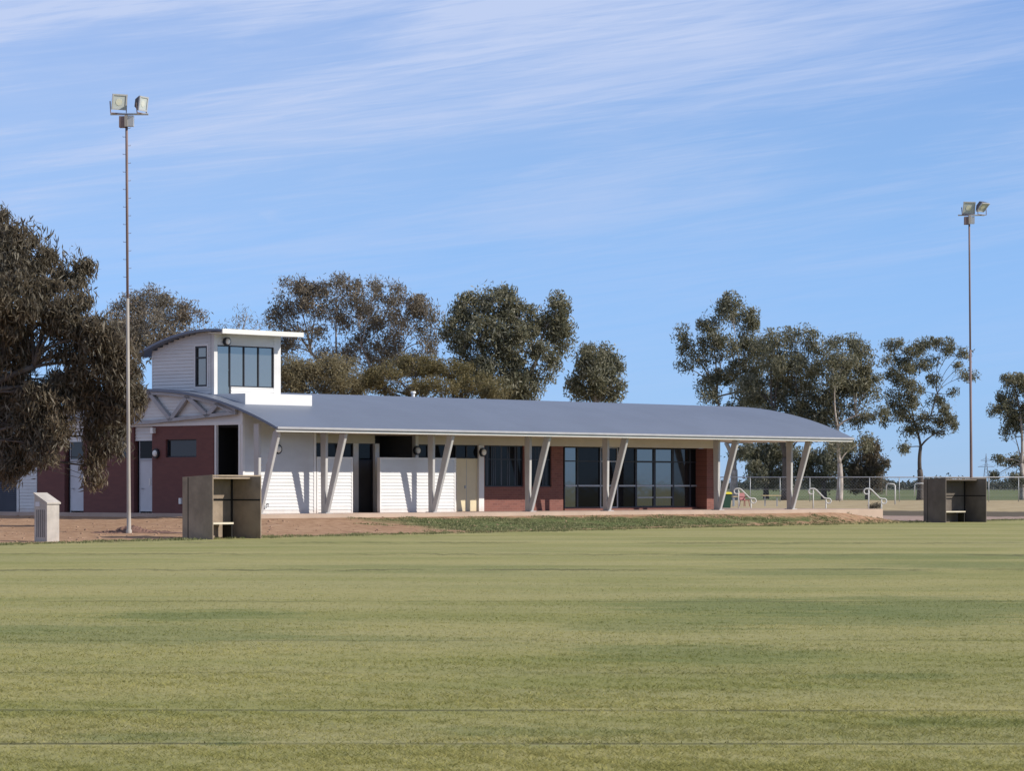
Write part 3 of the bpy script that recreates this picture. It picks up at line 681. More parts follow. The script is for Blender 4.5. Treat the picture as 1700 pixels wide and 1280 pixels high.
# V posts of the veranda: deep, narrow steel sections, the outer one leaning out to the eave
def section(mb, p0, p1, dw0, dw1, dt, ch=.02):
    """rectangular bar from p0 to p1, dw deep (tapering) and dt wide, with small chamfers"""
    ring = lambda c, dw: [(c[0] + a, c[1] + b, c[2]) for a, b in ((-dt / 2 + ch, -dw / 2), (dt / 2 - ch, -dw / 2), (dt / 2, -dw / 2 + ch), (dt / 2, dw / 2 - ch), (dt / 2 - ch, dw / 2), (-dt / 2 + ch, dw / 2), (-dt / 2, dw / 2 - ch), (-dt / 2, -dw / 2 + ch))]
    i = len(mb.v); mb.v += ring(p0, dw0) + ring(p1, dw1)
    mb.f += [(i + k, i + (k + 1) % 8, i + 8 + (k + 1) % 8, i + 8 + k) for k in range(8)]
    mb.f += [tuple(i + k for k in range(8))[::-1], tuple(i + 8 + k for k in range(8))]
    return mb
for p in (428.5, 539.5, 717.5, 878, 1007, 1191, 1312):
    tp = TW(p, 0)
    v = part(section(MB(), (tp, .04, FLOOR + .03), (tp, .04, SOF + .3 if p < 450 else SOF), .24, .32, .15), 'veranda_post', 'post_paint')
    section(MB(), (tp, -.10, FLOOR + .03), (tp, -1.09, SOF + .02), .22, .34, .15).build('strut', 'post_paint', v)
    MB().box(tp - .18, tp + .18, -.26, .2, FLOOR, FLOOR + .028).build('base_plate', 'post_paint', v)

# lights on the front
wall_light('F', TW(459, W1), ZF(746, TW(459, W1), W1), W1 - .02)
wall_light('F', TW(652, 4.38), ZF(748, TW(652, 4.38), 4.38), 4.38)
wall_light('F', TW(691, W2 - .05), ZF(748, TW(691, W2), W2), W2 - .05)
wall_light('F', TW(800.5, W2 - .08), ZF(751, TW(800, W2), W2), W2 - .08)
tap = part(MB().tube([(TW(443, W1), W1 - .02, 1.02), (TW(443, W1), W1 - .12, 1.04), (TW(441, W1), W1 - .14, 0.93)], .025, 8).box(TW(437, W1), TW(440.5, W1), W1 - .09, W1 - .01, .86, .98), 'garden_tap', 'galvanised')

# end wall (gable) in red brick with door bays
E = T_END
w = lambda p: WT(p, E)
BT = 4.08
gz_end = lambda wv: EAVE + arc(min(max(wv + Q0, 0), 16)) - .11
# weatherboard gable over the brick
mb = MB(); zz = BT + .12
while zz < 5.45:
    zt = zz + .13
    lo = next((q / 50 for q in range(34, 700) if gz_end(q / 50) > zz + .06), None)
    hi = next((q / 50 for q in range(700, 34, -1) if gz_end(q / 50) > zz + .06), None)
    if lo is None or hi is None or hi <= lo: break
    lo = max(lo, W1)
    mb.quad((E - .02, hi, zz), (E - .02, lo, zz), (E, lo, zt), (E, hi, zt)); mb.quad((E, hi, zz), (E, lo, zz), (E - .02, lo, zz), (E - .02, hi, zz))
    mb.box(E + .002, E + .12, lo, hi, zz, min(zt, gz_end(lo) + .02)); zz = zt
part(mb, 'gable_wall', 'white_cladding')
part(MB().box(E - .03, E + .15, W1, 14.4, BT, BT + .12), 'gable_trim', 'white_paint')
# dark recessed entry near the corner
e0, e1 = w(397), w(358.5)
part(MB().box(E - .04, E + .1, W1 + .1, e0, FLOOR, BT).box(E - .04, E + .08, e1 - .05, e1 + .04, FLOOR, BT), 'door_frame', 'white_paint')
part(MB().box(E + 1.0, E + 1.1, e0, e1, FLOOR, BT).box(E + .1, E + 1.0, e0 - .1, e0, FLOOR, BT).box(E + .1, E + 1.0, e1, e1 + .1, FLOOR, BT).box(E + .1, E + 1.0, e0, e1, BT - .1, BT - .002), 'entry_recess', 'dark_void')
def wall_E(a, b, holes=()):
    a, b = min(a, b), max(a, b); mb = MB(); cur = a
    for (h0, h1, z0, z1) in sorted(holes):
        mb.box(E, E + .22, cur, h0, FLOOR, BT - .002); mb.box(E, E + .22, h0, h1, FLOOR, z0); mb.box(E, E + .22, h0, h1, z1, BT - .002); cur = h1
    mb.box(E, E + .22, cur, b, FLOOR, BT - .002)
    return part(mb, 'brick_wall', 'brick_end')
b1a, b1b = w(355), w(252.5)
hz0, hz1 = 2.85, 3.55
wn0, wn1 = w(326), w(275)
wall_E(b1a, b1b, [(wn0, wn1, hz0, hz1)])
window('E', wn0, wn1, hz0, hz1, E + .12, glass='glass_mid', fw=.05)
b2a, b2b = w(222), w(138.5); wn2, wn3 = w(212), w(194)
wall_E(b2a, b2b, [(wn2, wn3, hz0, hz1)]); window('E', wn2, wn3, hz0, hz1, E + .12, glass='glass_mid')
wall_E(w(107), w(62))
for (p0, p1, dl, gl) in ((252.5, 222, 228, 'glass_dark'), (138.5, 107, 113, 'glass_mid')):
    a, b, c = w(p0), w(p1), w(dl)
    fr = MB().box(E + .14, E + .2, a, a + .03, FLOOR, BT).box(E + .14, E + .2, c, c + .05, FLOOR, BT).box(E + .12, E + .2, a + .03, c, 2.74, 2.82)
    d_ = part(fr, 'door', 'silver_frame')
    MB().box(E + .15, E + .19, a + .03, c, FLOOR + .06, 2.74).build('door_leaf', 'pale_door', d_)
    MB().box(E + .13, E + .152, a + .25, a + .36, 1.75, 2.02).build('door_plate', 'white_paint', d_)
    MB().tube([(E + .10, c - .12, 1.62), (E + .10, c - .24, 1.62)], .02, 8).build('door_handle', 'silver_frame', d_)
    MB().box(E + .16, E + .18, a + .03, c, 2.82, 3.52).build('pane', gl, d_)
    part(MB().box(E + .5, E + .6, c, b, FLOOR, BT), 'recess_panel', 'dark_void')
    m = MB(); clad(m, 'E', a, b, 3.52, BT - .004, E + .10); part(m, 'infill_panel', 'white_cladding')
wall_light('E', w(260.5), ZF(753, E, w(260.5)), E)
part(MB().box(E - .16, E, w(258.5), w(254.5), 3.80, 4.02), 'alarm_box', 'light_globe')
part(MB().box(E - .08, E, w(302.5), w(299), 1.02, 1.25), 'power_box', 'light_globe')
m = MB(); clad(m, 'E', w(62) + .02, 14.55, FLOOR, SOF, E); part(m, 'end_pier', 'white_cladding')
# lean-to beyond the back wall
ann = part(MB().box(E - .02, E + .2, 14.6, 14.75, FLOOR, 3.3).box(E - .02, E + .2, 14.6, 19.5, 3.3, 3.6).box(E - .02, E + .2, 19.35, 19.5, FLOOR, 3.3).box(E + .2, 8, 19.3, 19.5, FLOOR, 3.6).box(E - .1, 8.1, 14.5, 19.6, 3.602, 3.7), 'side_annex', 'white_cladding')
rd = MB(); z = FLOOR
while z < 3.29:
    rd.quad((E + .05, 14.75, z), (E + .05, 19.35, z), (E + .09, 19.35, z + .08), (E + .09, 14.75, z + .08)); z += .08
rd.build('roller_door', 'roller_door', ann)

# roof truss showing on the end wall
tr = MB(); TE = E - .12
def trp(px, py): ww = WT(px, TE); return (TE, ww, ZF(py, TE, ww))
def member(a, b, h=.16):
    a, b = Vector(a), Vector(b); d = (b - a).normalized(); q = Vector((1, 0, 0)).cross(d) * (h / 2)
    o = Vector((.06, 0, 0))
    i = len(tr.v)
    for p in (a, b):
        tr.v += [tuple(p + q - o), tuple(p + q + o), tuple(p - q + o), tuple(p - q - o)]
    tr.f += [(i, i + 1, i + 2, i + 3), (i + 7, i + 6, i + 5, i + 4)] + [(i + k, i + (k + 1) % 4, i + 4 + (k + 1) % 4, i + 4 + k) for k in range(4)]
cz = lambda wv: 4.53 - (min(wv, 13.5 - wv) - .9) * .055
def tn(wv, top): return (TE, wv, gz_end(wv) - .06 if top else cz(wv))
wl = [WT(p, TE) for p in (398, 360, 328, 297, 262, 228, 195)]
for k in range(12):
    a, b = .9 + 12.6 * k / 12, .9 + 12.6 * (k + 1) / 12
    member((TE, a, cz(a)), (TE, b, cz(b)), .13); member(tn(a, True), tn(b, True), .12)
nodes = [.95, 1.95, 2.55, 3.75, 4.75, 6.05, 7.1, 8.4, 9.4, 10.7, 11.6, 12.6]
for k in range(len(nodes) - 1):
    member(tn(nodes[k], k % 2 == 1), tn(nodes[k + 1], k % 2 == 0), .17)
part(tr, 'roof_truss', 'grey_steel')

# viewing tower
TWF, TWB, TT0, TT1 = 3.05, 6.75, -3.10, 0.40
tf = lambda p: TW(p, TWF)
zt_head = ZF(574.5, -1.5, TWF); zt_sill = ZF(643, -1.5, TWF); zt_low = ZF(656, -1.5, TWF); ztop = 7.72
tw = MB()
tw.box(TT0, tf(360.5), TWF - .02, TWF + .16, 4.7, ztop).box(tf(454.5), TT1, TWF - .02, TWF + .16, 4.7, ztop)
clad(tw, 'F', tf(383.5), tf(454.5), 4.9, zt_sill, TWF)
clad(tw, 'F', tf(360.5), tf(454.5), zt_head, ztop, TWF)
se0, se1 = WT(344.5, TT0), WT(325, TT0)
ttop = lambda wv: 7.83 - (wv - 3.05) ** 2 / (2 * 10.6)
sw0, sw1 = ZF(641.5, TT0, se0), ZF(574, TT0, se0)
for (a, b, z0, z1) in ((TWF + .16, se0, 4.8, None), (se1, TWB, 4.8, None), (se0, se1, 4.8, sw0), (se0, se1, sw1, None)):
    z = z0; top = z1 if z1 else ttop((a + b) / 2)
    n = 8 if not z1 else 1
    for q in range(n):
        aa, bb2 = a + (b - a) * q / n, a + (b - a) * (q + 1) / n
        clad(tw, 'E', aa, bb2, z0, (z1 if z1 else ttop(bb2) - .06), TT0)
tw.box(TT1 - .14, TT1, TWF + .16, TWB, 4.8, 7.05).box(TT0 + .14, TT1 - .14, TWB - .14, TWB, 4.8, 6.95)
tw.box(TT0 - .02, TT0 + .1, TWB - .04, TWB + .02, 5.2, 7.0)
tower = part(tw, 'viewing_tower', 'white_cladding')
MB().box(TT0, TT1, 1.2, TWF - .021, 4.4, zt_low).build('podium', 'white_paint', tower)
vs = [tf(p) for p in (406, 430)]
f = MB(); fw = .05
for p in (361, 382.5, 406, 430, 454):
    zb = zt_low if p < 370 else zt_sill
    f.box(tf(p) - fw / 2, tf(p) + fw / 2, TWF + .02, TWF + .12, zb + .004, zt_head)
f.box(tf(361), tf(454), TWF + .03, TWF + .11, zt_head - .05, zt_head - .003).box(tf(382.5), tf(454), TWF + .03, TWF + .11, zt_sill + .003, zt_sill + .05)
f.build('window_frame', 'dark_frame', tower)
MB().box(tf(361), tf(382), TWF + .06, TWF + .09, zt_low, zt_head).box(tf(362), tf(381), TWF + .05, TWF + .058, 6.25, 6.31).build('glazed_door', 'glass_tower', tower)
for a, b in ((383, 406), (406, 430), (430, 454)):
    MB().box(tf(a), tf(b), TWF + .06, TWF + .09, zt_sill, zt_head).build('pane', 'glass_tower', tower)
f = MB(); pb(f, 'E', se0, se0 + .07, sw0, sw1, TT0 - .03, TT0 + .1); pb(f, 'E', se1 - .07, se1, sw0, sw1, TT0 - .03, TT0 + .1)
for zb in (sw0, sw1 - .07, ZF(595, TT0, se0)): pb(f, 'E', se0, se1, zb, zb + .07, TT0 - .025, TT0 + .095)
f.build('side_window', 'dark_frame', tower)
g = MB(); pb(g, 'E', se0 + .03, se1 - .03, sw0 + .03, sw1 - .03, TT0 + .03, TT0 + .06); g.build('pane', 'glass_tower', tower)
m = MB()
pb(m, 'E', se0 - .07, se0, sw0 - .07, sw1 + .07, TT0 - .03, TT0 + .02); pb(m, 'E', se1, se1 + .07, sw0 - .07, sw1 + .07, TT0 - .03, TT0 + .02)
pb(m, 'E', se0, se1, sw0 - .07, sw0, TT0 - .03, TT0 + .02); pb(m, 'E', se0, se1, sw1, sw1 + .07, TT0 - .03, TT0 + .02)
m.build('window_trim', 'white_paint', tower)
wst = [2.15 + (7.36 - 2.15) * k / 20 for k in range(21)]
roof_shell(TT0 - .40, TT1 + .40, wst, [ttop(q) + .02 for q in wst], .09).build('tower_roof', 'roof_metal', tower)
MB().box(TT0 - .38, TT1 + .38, 2.09, 2.148, ttop(2.15) - .15, ttop(2.15) + .03).build('fascia', 'fascia_paint', tower)
MB().box(TT0 - .3, TT1 + .3, 2.2, TWF - .03, ttop(2.6) - .16, ttop(2.6) - .11).build('soffit', 'beige_lining', tower)
lt = MB(); lx, lz = tf(374), ZF(567, -2.5, TWF)
lt.tube([(lx, TWF - .03, lz), (lx, TWF - .16, lz)], .16, 20).build('wall_light', 'dark_frame', tower)
MB().tube([(lx, TWF - .16, lz), (lx, TWF - .22, lz)], [.125, .08], 20).build('light_globe', 'light_globe', tower, True)

# ------------------------------------------------------------------ team shelters
def shelter(name, label, px, py, L, S, H, m, rz=A, zj=1.26, roofd=0.85):
    D = FPX * EYE / (py - HY); X = (px - CX) * D / FPX
    r = empty('team_shelter', (X, D, gz(X, D)), rz)
    tag(r, label, 'shelter', 'team shelters at the edge of the oval')
    th = .04
    for x0 in (0, L - th):
        pn = MB().prism([(0, -.05), (S, -.05), (S, H - .07), (0, H)], lambda p, k: (x0 + th * k, p[0], p[1])).build('side_panel', m, r)
        if x0 == 0: MB().box(-.006, -.001, S * .80, S * .80 + .03, 0, H - .08).build('seam', 'joint_dark', pn)
    MB().box(th, L - th, S - th, S, -.05, H - .09).build('back_panel', m, r)
    MB().box(th + .002, L - th - .002, S - roofd, S - th - .002, H - .13, H - .075).build('roof', m, r)
    j = MB().box(th + .01, L - th - .01, S - th - .012, S - th - .002, zj - .025, zj + .025)
    j.box(L - th - .012, L - th - .002, .02, S - th - .02, zj - .025, zj + .025)
    j.box(L - th - .06, L - th - .013, S - th - .06, S - th - .013, 0, H - .14)
    j.build('panel_joint', 'joint_dark', r)
    MB().box(th + .002, L - th - .002, -.002, .03, H - .05, H - .005).build('front_rail', m, r)
    b = MB().box(th + .02, L - th - .62, S - .62, S - th - .06, .47, .53); bench = b.build('bench', 'bench_top', r)
    for q in (th + .3, L - th - .68): MB().box(q, q + .05, S - .58, S - .2, 0, .47).build('bench_leg', 'joint_dark', bench)
    return r
shelter('team_shelter', 'brown concrete team shelter in front of the white wall, nearer of the two', 353, 896, 2.52, 1.25, 2.08, 'dugout_concrete', A + R(10))
shelter('team_shelter', 'dark grey concrete team shelter at the foot of the far light pole', 1570, 868, 2.99, 1.36, 2.12, 'dark_concrete', A - R(5))

# concrete cabinet with sloping top at the left
D = 92.0; X = (78 - CX) * D / FPX
cb = empty('service_cabinet', (X, D, gz(X, D)), A)
tag(cb, 'pale concrete cabinet with sloping top and grooved side on the bare earth', 'cabinet')
zb = 0.0; hf, hb, dp, wdt = 1.17, 1.44, .62, .47
MB().prism([(0, -.05), (dp, -.05), (dp, hb), (0, hf)], lambda p, k: (wdt * k, p[0], p[1])).build('body', 'pale_concrete', cb)
MB().prism([(-.04, hf - .015), (dp + .02, hb + .015), (dp + .02, hb + .065), (-.04, hf + .035)], lambda p, k: (-.03 + (wdt + .06) * k, p[0], p[1])).build('lid', 'pale_concrete', cb)
g = MB()
for q in range(5): g.box(-.012, -.001, .12 + q * .09, .15 + q * .09, .14, .98)
g.build('vent_groove', 'groove_grey', cb)
MB().box(-.016, -.001, .34, .56, 1.08, 1.22).build('notice_plate', 'pale_door', cb)

# dark mound added for the shadow streak at the foot of the near pole
hp_ = empty('shadow_mound', (at(222, 888, 103.5)[0], 103.5, gz(at(222, 888, 103.5)[0], 103.5)), R(4)); tag(hp_, 'low dark mound added for the shadow streak at the foot of the near light pole', 'shadow mound')
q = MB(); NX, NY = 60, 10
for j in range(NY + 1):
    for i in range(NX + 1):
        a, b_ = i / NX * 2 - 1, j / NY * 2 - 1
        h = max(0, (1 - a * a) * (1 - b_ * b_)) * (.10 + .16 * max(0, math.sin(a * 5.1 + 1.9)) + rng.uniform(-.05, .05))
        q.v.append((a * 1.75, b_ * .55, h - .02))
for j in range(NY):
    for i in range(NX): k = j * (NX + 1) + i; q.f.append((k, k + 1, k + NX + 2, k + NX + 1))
q.build('mound', 'shadow_mound_dark', hp_)

# ------------------------------------------------------------------ floodlight poles
def pole(px, py, D, top_py, label, r0, r1, lamps, pegs, low='pole_steel'):
    X = (px - CX) * D / FPX; Z = gz(X, D)
    H = EYE + (HY - top_py) * D / FPX - Z
    r = empty('floodlight_pole', (X, D, Z)); tag(r, label, 'light pole', 'floodlight poles beside the oval')
    tilt = -4 * D / FPX
    P = lambda f: (tilt * f, 0, H * f)
    sp = .56
    MB().tube([(0, 0, -.2), (0, 0, .1), (0, 0, .12), P(.06), P(.3), P(sp)], [r0 * 1.5, r0 * 1.5, r0 * 1.1, r0, (r0 * 1.9 + r1) / 3 + .0, (r0 + r1) / 2], 14).build('lower_pole', low, r, True)
    MB().tube([P(sp - .01), P(.8), P(1)], [(r0 + r1) / 2 - .012, r1 * 1.05, r1], 14).build('upper_pole', 'pole_rust', r, True)
    if pegs:
        z = H * .36; k = 0
        while z < H * .985:
            s = 1 if k % 2 else -1; q = tilt * z / H
            MB().tube([(q, 0, z), (q + s * .13, 0, z), (q + s * .13, 0, z + .03)], .008, 6).build('step_peg', 'pole_rust', r)
            z += .30; k += 1
    bx0 = MB().box(tilt - .24, tilt - .03, -.14, .14, H - .46, H - .08); bx0.build('ballast_box', 'pole_rust', r)
    MB().box(tilt + .05, tilt + .25, -.12, .12, H - .42, H - .06).build('ballast_box', 'lamp_rim', r)
    MB().box(tilt - .05, tilt + .05, -.17, -.10, H - .44, H - .05).build('ballast_box', 'pole_steel', r)
    MB().tube([(tilt - .55, 0, H), (tilt + .75, 0, H)], .035, 8).build('crossarm', 'lamp_rim', r)
    for (dx, yaw, pit, sz, hgt) in lamps:
        hs = sz / 2; nb = hs * .5
        def xf(p):
            x_, y_, z_ = p
            y2, z2 = y_ * math.cos(pit) - z_ * math.sin(pit), y_ * math.sin(pit) + z_ * math.cos(pit)
            x3, y3 = x_ * math.cos(yaw) - y2 * math.sin(yaw), x_ * math.sin(yaw) + y2 * math.cos(yaw)
            return (tilt + dx + x3, y3, H + hgt + z2)
        def rot(mb): mb.v = [xf(p) for p in mb.v]; return mb
        hb_ = MB(); f0 = [(-hs, 0, -hs), (hs, 0, -hs), (hs, 0, hs), (-hs, 0, hs)]; f1 = [(-nb, hs * .95, -nb), (nb, hs * .95, -nb), (nb, hs * .95, nb), (-nb, hs * .95, nb)]
        hb_.v = f0 + f1; hb_.f = [(4, 5, 6, 7), (0, 1, 5, 4), (1, 2, 6, 5), (2, 3, 7, 6), (3, 0, 4, 7)]
        lamp = rot(hb_).build('floodlight', 'lamp_housing', r)
        rm = MB().box(-hs, hs, -.05, 0, -hs, -hs + .05).box(-hs, hs, -.05, 0, hs - .05, hs).box(-hs, -hs + .05, -.05, 0, -hs + .05, hs - .05).box(hs - .05, hs, -.05, 0, -hs + .05, hs - .05)
        rot(rm).build('rim', 'lamp_rim', lamp)
        rot(MB().box(-hs + .05, hs - .05, -.025, -.02, -hs + .05, hs - .05)).build('glass', 'lamp_glass', lamp)
        rot(MB().tube([(-.02, -.026, -.0), (-.02, -.034, -.0)], [hs * .46, hs * .46], 8)).build('reflector', 'lamp_reflector', lamp)
        yk = MB().tube([xf((-hs - .03, hs * .3, 0)), (tilt + dx - hs * .95 * math.cos(yaw) - .05, -hs * .9 * math.sin(yaw), H + .03), (tilt + dx + hs * .95 * math.cos(yaw), hs * .9 * math.sin(yaw), H + .03), xf((hs + .03, hs * .3, 0))], .022, 6)
        yk.build('yoke', 'pole_rust', lamp)
    return r
pole(214, 888, 103.0, 189, 'tall pole with two floodlights standing on bare earth before the brick end wall', .070, .045,
     [(-.25, R(28), R(12), .54, .42), (.55, R(62), R(8), .50, .36)], True)
pole(1613, 850, 147.5, 357, 'tall pole with two floodlights rising behind the dark team shelter', .075, .045,
     [(-.02, R(12), R(18), .62, .36), (.66, R(40), R(46), .56, .40)], False, 'pole_rust')

# ------------------------------------------------------------------ steps handrails at the open end of the pavement
def handrail(px, label, w_, group='white handrails at the pavement steps'):
    t_ = SLAB[1]
    k = (px - CX) / FPX
    X, Y = PX0 + t_ * UX + w_ * EX, PY0 + t_ * UY + w_ * EY
    X = k * Y
    r = empty('handrail', (X, Y, FLOOR - .1), R(6)); tag(r, label, 'handrail', group)
    z0 = .1
    MB().tube([(0, 0, -.1), (0, 0, z0 + .90)], .030, 10).build('post', 'rail_white', r, True)
    MB().tube([(.62, 0, -.35), (.62, 0, z0 + .44)], .030, 10).build('post', 'rail_white', r, True)
    pts = [(-.10 + .13 * math.cos(R(a)), 0, z0 + .82 + .13 * math.sin(R(a))) for a in range(-10, -285, -25)] + [(.06, 0, z0 + .95), (.14, 0, z0 + .90), (.54, 0, z0 + .50)]
    pts += [(.74 + .12 * math.cos(R(a)), 0, z0 + .36 + .12 * math.sin(R(a))) for a in range(110, -175, -25)]
    MB().tube(pts, .034, 10).build('rail', 'rail_white', r, True)
    return r
handrail(1226, 'white handrail closest to the brick pier, beside the bin', 5.9)
handrail(1350, 'white handrail just right of the last slanting veranda post', 1.5)
handrail(1442, 'white handrail at the outer corner of the pavement', -1.0)

# small furniture on the dry ground behind
def spot(px, D): X = (px - CX) * D / FPX; return (X, D, gz(X, D))
b = empty('wheelie_bin', spot(1204, 186), R(20)); tag(b, 'green wheeled bin with yellow lid behind the veranda post', 'bin')
q = MB(); q.v = [(-.23, -.26, .05), (.23, -.26, .05), (.23, .26, .05), (-.23, .26, .05), (-.29, -.34, .95), (.29, -.34, .95), (.29, .34, .95), (-.29, .34, .95)]
q.f = [(0, 3, 2, 1), (4, 5, 6, 7), (0, 1, 5, 4), (1, 2, 6, 5), (2, 3, 7, 6), (3, 0, 4, 7)]; q.build('body', 'bin_green', b)
MB().prism([(-.38, .952), (.36, .952), (.36, 1.08), (-.2, 1.09), (-.38, 1.0)], lambda p, k: (-.31 + .62 * k, p[0], p[1])).build('lid', 'bin_lid', b)
MB().tube([(-.30, .26, .1), (-.24, .26, .1)], .1, 14).tube([(.24, .26, .1), (.30, .26, .1)], .1, 14).build('wheel', 'dark_frame', b)
def chair(px, D, rz):
    r = empty('chair', spot(px, D), rz); tag(r, 'dark red plastic chair beside the first handrail', 'chair')
    MB().box(-.24, .24, -.24, .24, .40, .45).build('seat', 'red_plastic', r)
    q = MB(); q.prism([(.20, .45), (.27, .45), (.37, .92), (.31, .92)], lambda p, k: (-.24 + .48 * k, p[0], p[1])); q.build('backrest', 'red_plastic', r)
    for sx_ in (-1, 1):
        for sy_ in (-1, 1): MB().tube([(sx_ * .20, sy_ * .2, .4), (sx_ * .25, sy_ * .24, 0)], .022, 6).build('leg', 'red_plastic', r)
        MB().box(sx_ * .24 - .025, sx_ * .24 + .025, -.2, .28, .63, .67).build('arm', 'red_plastic', r)
chair(1236, 204, R(35))
r = empty('picnic_table', spot(1280, 206), R(8)); tag(r, 'pale timber table standing on dry grass between handrails', 'table')
MB().box(-.64, .64, -.35, .35, .70, .77).build('tabletop', 'timber', r)
for s in (-.42, .42): MB().box(s - .03, s + .03, -.05, .05, 0, .70).build('leg', 'galvanised', r)
r = empty('timber_bench', spot(1224, 206), R(10)); tag(r, 'short pale timber bench behind the first handrail', 'bench')
MB().box(-.35, .2, -.2, .2, .62, .70).build('seat', 'timber', r)
MB().box(-.3, -.22, -.15, .15, 0, .62).box(.08, .16, -.15, .15, 0, .62).build('leg', 'galvanised', r)
r = empty('timber_block', spot(1212.5, 172), 0); tag(r, 'small tan timber block at the foot of the bin', 'block')
MB().prism([(-.06, 0), (.06, 0), (.06, .16), (.03, .19), (-.03, .19), (-.06, .16)], lambda p, k: (p[0] * 1.2, -.1 + .2 * k, p[1])).build('block', 'timber', r)

# bent pipe rails beyond the gravel
def pipe_rail(px0, px1, D, py, label):
    x0, _, z0 = at(px0, py, D); x1 = at(px1, py, D)[0]
    r = empty('pipe_rail', (x0, D, gz(x0, D))); tag(r, label, 'pipe rail', 'bent pipe rails by the far fence')
    h = z0 - gz(x0, D)
    MB().tube([(x1 - x0, 0, 0), (x1 - x0, 0, h - .15), (x1 - x0 - .08, 0, h - .03), (x1 - x0 - .3, 0, h), (0, 0, h), ], .055, 8).build('pipe', 'rail_white', r, True)
    MB().tube([(0, 0, h), (-.1, .02, h - .1), (-.12, .05, h - .9)], .04, 8).build('brace', 'rail_white', r, True)
pipe_rail(1474, 1486, 225, 803.5, 'pale bent pipe rail left of the lone gum trunk')
pipe_rail(1521, 1538, 220, 803, 'pale bent pipe rail close against the dark shelter side')

# ------------------------------------------------------------------ chain link fence
FD = 268.0
fx0, fx1 = (1196 - CX) * FD / FPX, (1790 - CX) * FD / FPX
fz = gz((fx0 + fx1) / 2, FD)
fe = empty('chain_link_fence', ((fx0 + fx1) / 2, FD, fz)); tag(fe, 'tall chain link fence with top rail crossing before the gum trees', 'fence')
hw = (fx1 - fx0) / 2; FH = EYE + (HY - 792.5) * FD / FPX - fz
n = 12
for k in range(n + 1):
    q = -hw + 2 * hw * k / n
    MB().tube([(q, 0, -.1), (q, 0, FH + .03)], .035, 8).build('post', 'galvanised', fe, True)
MB().tube([(-hw, 0, FH), (hw, 0, FH)], .045, 8).build('top_rail', 'grey_steel', fe, True)
MB().tube([(-hw, 0, FH * .5), (hw, 0, FH * .5)], .012, 6).build('wire', 'galvanised', fe)
q = MB(); st = .28; k = -hw
while k < hw - 2.1:
    q.tube([(k, 0, 0.02), (k + FH, 0, FH)], .003, 3, False); q.tube([(k + FH, .01, 0.02), (k, .01, FH)], .003, 3, False); k += st
q.build('wire_mesh', 'galvanised', fe)

# far power pylon
PD = 1900.0
pxw, _, _ = at(1637, 800, PD); r = empty('power_pylon', (pxw, PD, gz(pxw, PD))); tag(r, 'distant lattice power pylon on the horizon right of the light pole', 'pylon')
hp = EYE + (HY - 754) * PD / FPX; q = MB()
for sx_ in (-1, 1):
    for sy_ in (-1, 1): q.tube([(sx_ * 2.2, sy_ * 2.2, 0), (sx_ * .7, sy_ * .7, hp * .6), (0, 0, hp)], .16, 4)
for k in range(9):
    z0, z1 = hp * k / 10, hp * (k + 1) / 10; s0, s1 = 2.2 * (1 - k / 10.5), 2.2 * (1 - (k + 1) / 10.5)
    q.tube([(-s0, -s0, z0), (s1, -s1, z1)], .09, 4); q.tube([(s0, -s0, z0), (-s1, -s1, z1)], .09, 4)
q.build('lattice', 'pylon_steel_hazed', r)
q = MB()
for z_, l_ in ((hp * .62, 5.2), (hp * .8, 3.4)):
    q.tube([(-l_, 0, z_), (l_, 0, z_)], .2, 4); q.tube([(-l_, 0, z_), (0, 0, z_ + 1.6)], .1, 4); q.tube([(l_, 0, z_), (0, 0, z_ + 1.6)], .1, 4)
q.build('crossarm', 'pylon_steel_hazed', r)

# ------------------------------------------------------------------ trees
LEAFY = 1.7
def leaf_quads(P, Lr, Wr, droop):
    n = len(P)
    d = rng.normal(0, 1, (n, 3)); d[:, 2] -= droop; d /= np.linalg.norm(d, axis=1)[:, None]
    s = rng.normal(0, 1, (n, 3)); s -= d * (s * d).sum(1)[:, None]; s /= np.linalg.norm(s, axis=1)[:, None]
    L = rng.uniform(*Lr, n)[:, None]; Wd = rng.uniform(*Wr, n)[:, None]
    a = P - d * L * .5; b = P + s * Wd * .5 - d * L * .08; c = P + d * L * .5; e = P - s * Wd * .5 - d * L * .08
    return np.stack([a, b, c, e], 1).reshape(-1, 3), np.arange(4 * n).reshape(-1, 4)
def curve(p0, p1, n, lift, wob):
    p0, p1 = np.array(p0), np.array(p1)
    d = p1 - p0; L = np.linalg.norm(d)
    c = p0 + d * .45 + np.array([-d[0] * .22, -d[1] * .22, L * lift]) + rng.normal(0, wob * L, 3)
    s = np.linspace(0, 1, n)[:, None]
    return (1 - s) ** 2 * p0 + 2 * s * (1 - s) * c + s ** 2 * p1
